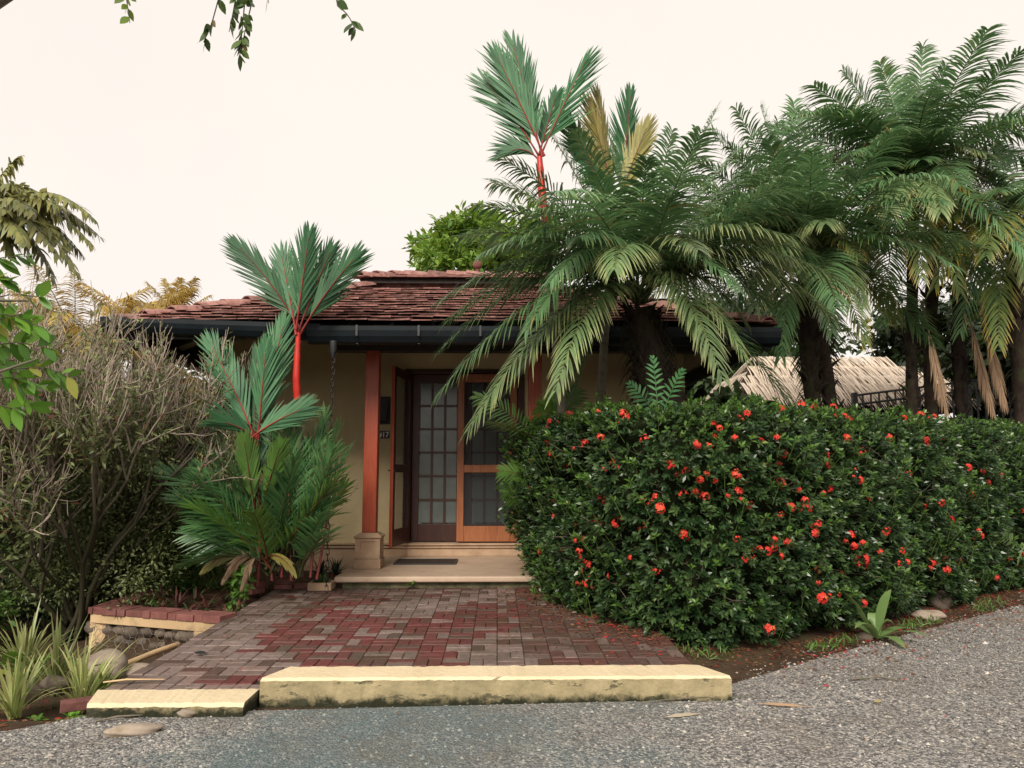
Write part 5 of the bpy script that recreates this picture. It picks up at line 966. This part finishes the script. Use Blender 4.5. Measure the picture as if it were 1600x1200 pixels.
# ---------------------------------------------------------------- garden bed, edging, planter
def rosette(name, label, base, n, L, w, mat_, seed, el=(20, 75), droop=.35, cat='plant', group=None, prof=None, K=5):
    g = np.random.default_rng(seed); mb = MB(); a = np.arange(n) * 2.4 + g.random(n) * .5; e = np.radians(el[0] + (el[1] - el[0]) * g.random(n)); D = np.stack([np.cos(a) * np.cos(e), np.sin(a) * np.cos(e), np.sin(e)], -1); base = np.array(base, float)
    blades(mb, base + D * .01 + g.normal(size=(n, 3)) * [.012, .012, 0], D, L * (.6 + .5 * g.random(n)), w, np.stack([-np.cos(a) * np.sin(e), -np.sin(a) * np.sin(e), np.cos(e)], -1), droop * (.6 + .8 * g.random(n)), K, g.random(n), prof=prof)
    return solo(name, mb, mat_, label, cat, base, group)
g = np.random.default_rng(601)
for q, (x, y) in enumerate([(285, 905), (310, 915), (335, 930), (365, 915), (300, 935), (345, 905), (390, 935), (270, 920), (325, 900), (375, 950), (355, 945)]):
    p = np.array([-3.75 + (q % 4) * .36 + .1 * g.random() + .05 * (q // 4), 7.62 - .33 * (q % 4) * .36 + (q // 4) * .36 + .06 * g.random(), .2]); p[2] = float(gz(p[0], p[1])) - .01; rosette('bromeliad', 'dark reddish bromeliad in the bed behind the brick coping', p, 26, .24 + .1 * g.random(), .022, l_brom, 610 + q, (15, 70), .4, 'plant', 'bromeliads in the garden bed')
for q, (x, y) in enumerate([(515, 885), (535, 880), (548, 872), (500, 895), (525, 895)]):
    p = PZ(x, y, .2); p[2] = float(gz(p[0], p[1])); rosette('agave', 'small dark blue green spiky plant at the wall foot beside the porch step', p, 26, .3, .03, l_bluegreen, 630 + q, (20, 80), .15, 'plant', 'spiky plants beside the porch step')
p = PZ(385, 955, .22); st_ = MB()
bush('upright leafy green plant in front of the red stemmed palm', (-2.62, 7.75, .5), (.13, .13, .34), 260, .085, l_feather, 641, 2.2, 'leafy_plant', 8, 'plant')
rosette('fern', 'bright green tuft of grass at the corner of the brick coping', (-3.55, 7.95, .2), 60, .2, .008, l_feather, 642, (20, 80), .6)
rosette('broad_leaf_plant', 'broad lime green leaves at the left behind the variegated blades', (-4.05, 6.6, -.15), 7, .62, .17, l_bright, 643, (25, 60), .5, prof=[.3, .7, 1, .95, .7, .03])
VL = ['variegated cream and green blade plant beside the patio corner boulder', 'tall variegated blade plant left of the boulder', 'variegated blade plant at the road edge in the left corner', 'yellowish variegated blade plant in front of the broad lime leaves', 'small variegated tuft between the boulder and the kerb end']
for q, (x, y, L_) in enumerate([(128, 1085, .72), (88, 1060, .78), (22, 1105, .7), (40, 1035, .8), (155, 1072, .5)]):
    p = PZ(x, y, -.02); p[2] = float(gz(p[0], p[1])); rosette('variegated_plant', VL[q], p, 60, L_, .022, l_varieg, 650 + q, (45, 88), .35)
for q, (x, y) in enumerate([(110, 1100), (185, 1085), (170, 1020), (60, 1110)]):
    p = PZ(x, y, .0); p[2] = float(gz(p[0], p[1])); rosette('weed', 'small leafy green weed growing among the stones left of the patio', p, 12, .09, .035, l_bright, 660 + q, (10, 70), .4, 'weed', 'weeds left of the patio', [.2, .8, 1, .8, .5, .05])
def rock(label, c, rad, seed, mat_=m_rock, name='rock', group=None, rz=0):
    g = np.random.default_rng(seed); V, F = ICO[3]; V = V * (1 + .09 * np.sin(V[:, :1] * 3.1 + seed) * np.sin(V[:, 1:2] * 2.7 + 1) + .05 * np.sin(V[:, 2:] * 6 + V[:, :1] * 4 + seed)); V = V * np.array(rad); a = rz; Rm = np.array([[math.cos(a), -math.sin(a), 0], [math.sin(a), math.cos(a), 0], [0, 0, 1]])
    return solo(name, MB().add(V @ Rm.T + np.array(c), F), mat_, label, 'stone', np.array(c) - [0, 0, rad[2]], group, True)
def at(x, y, z): p = PZ(x, y, z); return p
p = at(160, 1068, -.1); rock('large pale rounded boulder at the left edge of the patio', (p[0], p[1], .02), (.2, .14, .13), 1)
p = at(215, 1052, -.05); rock('flat pale slab of stone beside the boulder', (p[0], p[1], -.04), (.17, .1, .06), 2, rz=.3)
p = at(208, 1147, ROADZ); rock('long bone shaped pale stone lying on the gravel before the low kerb', (p[0], p[1], ROADZ + .02), (.15, .05, .035), 3, rz=.35)
p = at(291, 1120, ROADZ); rock('small pinkish oval stone against the low kerb', (p[0], p[1], ROADZ + .022), (.055, .035, .027), 4)
p = at(1452, 968, .09); rock('pale flat stone at the foot of the hedge beside the strap leaved plant', (p[0], p[1], .13), (.16, .1, .06), 5)
p = at(1478, 955, .1); rock('brown boulder leaning on the pale flat stone under the hedge', (p[0], p[1] + .1, .19), (.13, .11, .11), 6, m_darkrock)
p = at(1397, 1008, .09); rock('small rounded grey stone on the gravel edge below the strap leaved plant', (p[0], p[1], .11), (.055, .04, .032), 7)
p = at(1350, 998, .09); rock('dark stone half buried in the litter under the hedge', (p[0], p[1], .1), (.08, .06, .04), 8, m_darkrock)
p = at(35, 1090, .0); rock('mossy dark rock among the variegated blades', (p[0], p[1], .03), (.12, .09, .08), 9, m_darkrock)
p = at(85, 1075, .0); rock('grey rock between two variegated plants', (p[0], p[1], .02), (.1, .07, .07), 10, m_darkrock)
solo('edging_brick', MB().box((-.1, -.05, 0), (.1, .05, .06), Matrix.Translation((*at(122, 1108, .06)[:2], .06)) @ Matrix.Rotation(.5, 4, 'Z')), m_redbrick, 'mossy dark red brick lying at the left end of the low kerb', 'brick', bevel=.006)
a, b = at(298, 1000, -.02), at(182, 1036, -.02); solo('concrete_edging', MB().tube([(a[0], a[1], -.02), ((a[0] + b[0]) / 2, (a[1] + b[1]) / 2, -.03), (b[0], b[1], -.06)], .025, 6), m_cream, 'thin cream concrete strip running from the gabion column to the boulder', 'edging')
# loose bricks and succulent tray by the porch
bl = thing('brick_edging', 'loose red bricks stacked two high around the palm clump', 'bricks', (-2.55, 8.5, .2)); q = 0
for (x, y, n, rz) in ((-2.66, 8.42, 2, 1.1), (-2.42, 8.68, 2, .05), (-2.2, 8.7, 1, -.04)):
    for k in range(n): part('brick', MB().box((-.1, -.05, 0), (.1, .05, .057), Matrix.Translation((x + .006 * k, y, pz(y) - .01 + k * .06)) @ Matrix.Rotation(rz + .05 * k, 4, 'Z')), m_redbrick, bl, bevel=.005)
tr = thing('planter_tray', 'small square concrete planter tray of succulents beside the porch step', 'planter', (-1.98, 8.62, .26)); x0, y0, z0 = -2.1, 8.46, pz(8.6) + .003
for lo, hi in (((0, 0, 0), (.26, .03, .085)), ((0, .23, 0), (.26, .26, .085)), ((0, .031, 0), (.03, .229, .085)), ((.23, .031, 0), (.26, .229, .085))): part('side', MB().box((x0 + lo[0], y0 + lo[1], z0 + lo[2]), (x0 + hi[0], y0 + hi[1], z0 + hi[2])), m_stone, tr, bevel=.004)
part('soil', MB().box((x0 + .03, y0 + .03, z0), (x0 + .23, y0 + .23, z0 + .06)), m_soil, tr)
for q, (dx, dy) in enumerate(((.08, .1), (.16, .15), (.12, .2))): rosette('succulent', 'small spiky green succulent growing in the planter tray', (x0 + dx, y0 + dy, z0 + .06), 16, .13, .02, l_feather if q else l_bluegreen, 670 + q, (25, 80), .2, 'succulent', 'succulents in the planter tray')
rosette('weed', 'tiny green weed sprouting from the front edge of the porch slab', (*PY(643, 903, 8.58)[:2], .3), 14, .1, .03, l_bright, 675, (20, 80), .5, 'weed', None, [.2, .8, 1, .8, .5, .05])
# ---------------------------------------------------------------- plants poking out of the hedge
p = at(1372, 1000, .09); rosette('strap_leaf_plant', 'pale green strap leaved plant at the foot of the hedge by the road', (p[0], p[1], .1), 10, .78, .10, l_crinum, 681, (25, 80), .6, prof=[.5, .9, 1, .9, .6, .03], K=5)
def lobed(label, pts, size, mat_, seed, name='philodendron', nl=9, wf=.24):
    g = np.random.default_rng(seed); t = thing(name, label, 'plant', pts[0][0])
    for (b, c, e) in pts:
        part('leaf', frond(b, e, np.linalg.norm(np.array(e) - b) * .15, nl, size * 1.25, size * wf, 62, 25, droop=.25, vee=8, s0=.3, rng=g, rad=.006, lowp=.8, K=4, twist=face_twist(b, e, g)), mat_, t)
Y6 = 6.75; z6 = lambda x, y, d=0: PY(x, y, Y6 + d)
lobed('green lobed philodendron leaves rising from the hedge before the dark palm trunk', [(z6(1030, 665), 0, z6(1065, 580, -.1)), (z6(1030, 665), 0, z6(1020, 560, .05)), (z6(1040, 665), 0, z6(1062, 635, -.15)), (z6(1035, 668), 0, z6(985, 600, 0)), (z6(1090, 690), 0, z6(1130, 650, -.1)), (z6(1090, 690), 0, z6(1065, 655, -.1)), (z6(1095, 690), 0, z6(1100, 700, -.3))], .11, leafmat('philodendron_leaf', (.05, .16, .06), (.09, .22, .08), stem=(.06, .14, .05), trans=.2), 691)
lobed('small feathery palm fronds poking from the left end of the hedge towards the door', [(PY(850, 700, 8.3), 0, PY(745, 618, 8.2)), (PY(850, 700, 8.3), 0, PY(765, 660, 8.1)), (PY(845, 760, 8.3), 0, PY(785, 735, 8.2)), (PY(850, 780, 8.3), 0, PY(790, 770, 8.2)), (PY(880, 660, 8.2), 0, PY(868, 615, 8.2)), (PY(880, 660, 8.2), 0, PY(900, 610, 8.2)), (PY(880, 660, 8.2), 0, PY(845, 635, 8.1))], .2, l_lipyoung, 692, 'palm_seedling', 18, .1)
lobed('arching pale fern leaves growing out of the right part of the hedge', [(PY(1600, 860, 8.4), 0, PY(1560, 835, 8.2)), (PY(1605, 850, 8.4), 0, PY(1590, 880, 8.1)), (PY(1190, 700, 6.75), 0, PY(1230, 715, 6.5)), (PY(1225, 690, 6.8), 0, PY(1195, 690, 6.6)), (PY(1440, 720, 7.9), 0, PY(1462, 735, 7.7))], .10, l_crinum, 693, 'fern')
# ---------------------------------------------------------------- litter
g = np.random.default_rng(701); lt = MB()
def scatter(n, fx, zf, size, w=.45):
    P = fx(n); P = np.concatenate([P, zf(P[:, 0], P[:, 1])[:, None] + .006], -1); n = len(P); a = g.random(n) * 6.28; D = np.stack([np.cos(a), np.sin(a), g.normal(size=n) * .12], -1); L_ = size * (.4 + g.random(n)); blades(lt, P, D, L_, L_ * w, unit(g.normal(size=(n, 3)) * .3 + [0, 0, 1]), .1, 2, g.random(n), prof=[.2, 1, .1])
def hedge_edge(n):
    u = g.random(n) * 9.5 + .3; p, nn = hfoot(u); return p + nn * (g.exponential(.26, n) - .12)[:, None]
zpat = lambda x, y: np.where((x > PX0) & (x < PX1) & (y < PY1) & (y > PY0), pz(y) + .002, np.where(in_poly(x, y, ROAD), ROADZ + .006, gz(x, y)))
scatter(7500, hedge_edge, zpat, .032); scatter(260, lambda n: np.stack([g.uniform(-2.3, 1.4, n), g.uniform(5.3, 8.5, n)], -1), zpat, .022); scatter(300, lambda n: np.stack([g.uniform(-2.8, 5, n), g.uniform(4.2, 7.5, n)], -1)[:], zpat, .02)
scatter(900, lambda n: np.stack([g.uniform(-5, -2.55, n), g.uniform(4.6, 7, n)], -1), zpat, .04); scatter(1200, lambda n: np.stack([g.uniform(-3.8, -1.9, n), g.uniform(7.3, 10.6, n)], -1), gz, .05)
o = link('leaf_litter', lt.mesh('leaf_litter', l_litter), None, None, 'stuff'); tag(o, 'dry leaves and fallen red petals scattered under the hedge and over the patio', 'leaf litter')
gr = MB(); n = 1600; u = g.random(n) * 9.6; p, nn = hfoot(u); p = p + nn * (.05 + .18 * g.random(n))[:, None]; k = ~((p[:, 0] < PX1) & (p[:, 1] < PY1)); p = p[k]; n = len(p); cl = (np.sin(p[:, 0] * 5) > .2); p = p[cl]; n = len(p)
blades(gr, np.concatenate([p, gz(p[:, 0], p[:, 1])[:, None] + .02], -1), g.normal(size=(n, 3)) * .5 + [0, 0, 1], .05 + .1 * g.random(n), .008, g.normal(size=(n, 3)), .4, 3, g.random(n)); o = link('grass', gr.mesh('grass', l_feather), None, None, 'stuff'); tag(o, 'thin grass blades growing at the foot of the hedge', 'grass')
def lone_leaf(label, x, y, L_, w, rz, mat_, name='fallen_leaf', z=ROADZ, seed=0):
    p = at(x, y, z); mb = MB(); D = np.array([[math.cos(rz), math.sin(rz), .03]]); blades(mb, np.array([[p[0] - D[0, 0] * L_ / 2, p[1] - D[0, 1] * L_ / 2, z + .012]]), D, L_, w, np.array([[.35, -.3, 1.]]), .06, 8, .9, prof=[.12, .3, .75, 1, .85, .95, .6, .35, .03]); solo(name, mb, mat_, label, 'leaf')
lone_leaf('long pale dry leaf on the gravel before the raised kerb', 1068, 1120, .26, .03, .35, leafmat('pale_dry', (.45, .38, .26), (.5, .42, .3), trans=.1, rough=.8))
lone_leaf('brown dry palm sheath on the gravel right of the kerb', 1225, 1104, .32, .035, -.15, l_dead)
lone_leaf('small yellow leaf on the gravel', 1372, 1098, .09, .03, .6, leafmat('yellow_dry', (.5, .4, .2), (.5, .4, .2), trans=.1, rough=.7))
lone_leaf('curled dark dead leaf on the bricks near the porch', 600, 938, .16, .05, .2, m_darkwood, z=pz(7.9) + .01); lone_leaf('dark curled leaf on the bricks near the loose brick stack', 455, 935, .12, .05, .5, m_darkwood, z=pz(8.2) + .01); lone_leaf('black dead leaf on the bricks near the low kerb', 313, 1022, .12, .05, -.2, m_black, z=pz(5.7) + .012)
for q, (x0, y0, x1, y1, lab) in enumerate([(1330, 1064, 1405, 1066, 'dark thin twig lying on the gravel towards the hedge'), (160, 1090, 255, 1085, 'yellow dry stalk lying across the end of the low kerb'), (150, 1130, 230, 1120, 'bent grey twig beside the bone shaped stone'), (1190, 1090, 1000, 1100, 'long thin tendril on the gravel by the raised kerb end')]):
    a, b = at(x0, y0, ROADZ), at(x1, y1, ROADZ); zz = .205 if q == 1 else ROADZ + .012; m_ = (a + b) / 2 + g.normal(size=3) * .02
    solo('twig', MB().tube([(a[0], a[1], zz), (m_[0], m_[1], zz + .015), (b[0], b[1], zz)], [.006, .007, .003] if q < 3 else .003, 5), m_bark if q != 1 else m_cream, lab, 'twig')
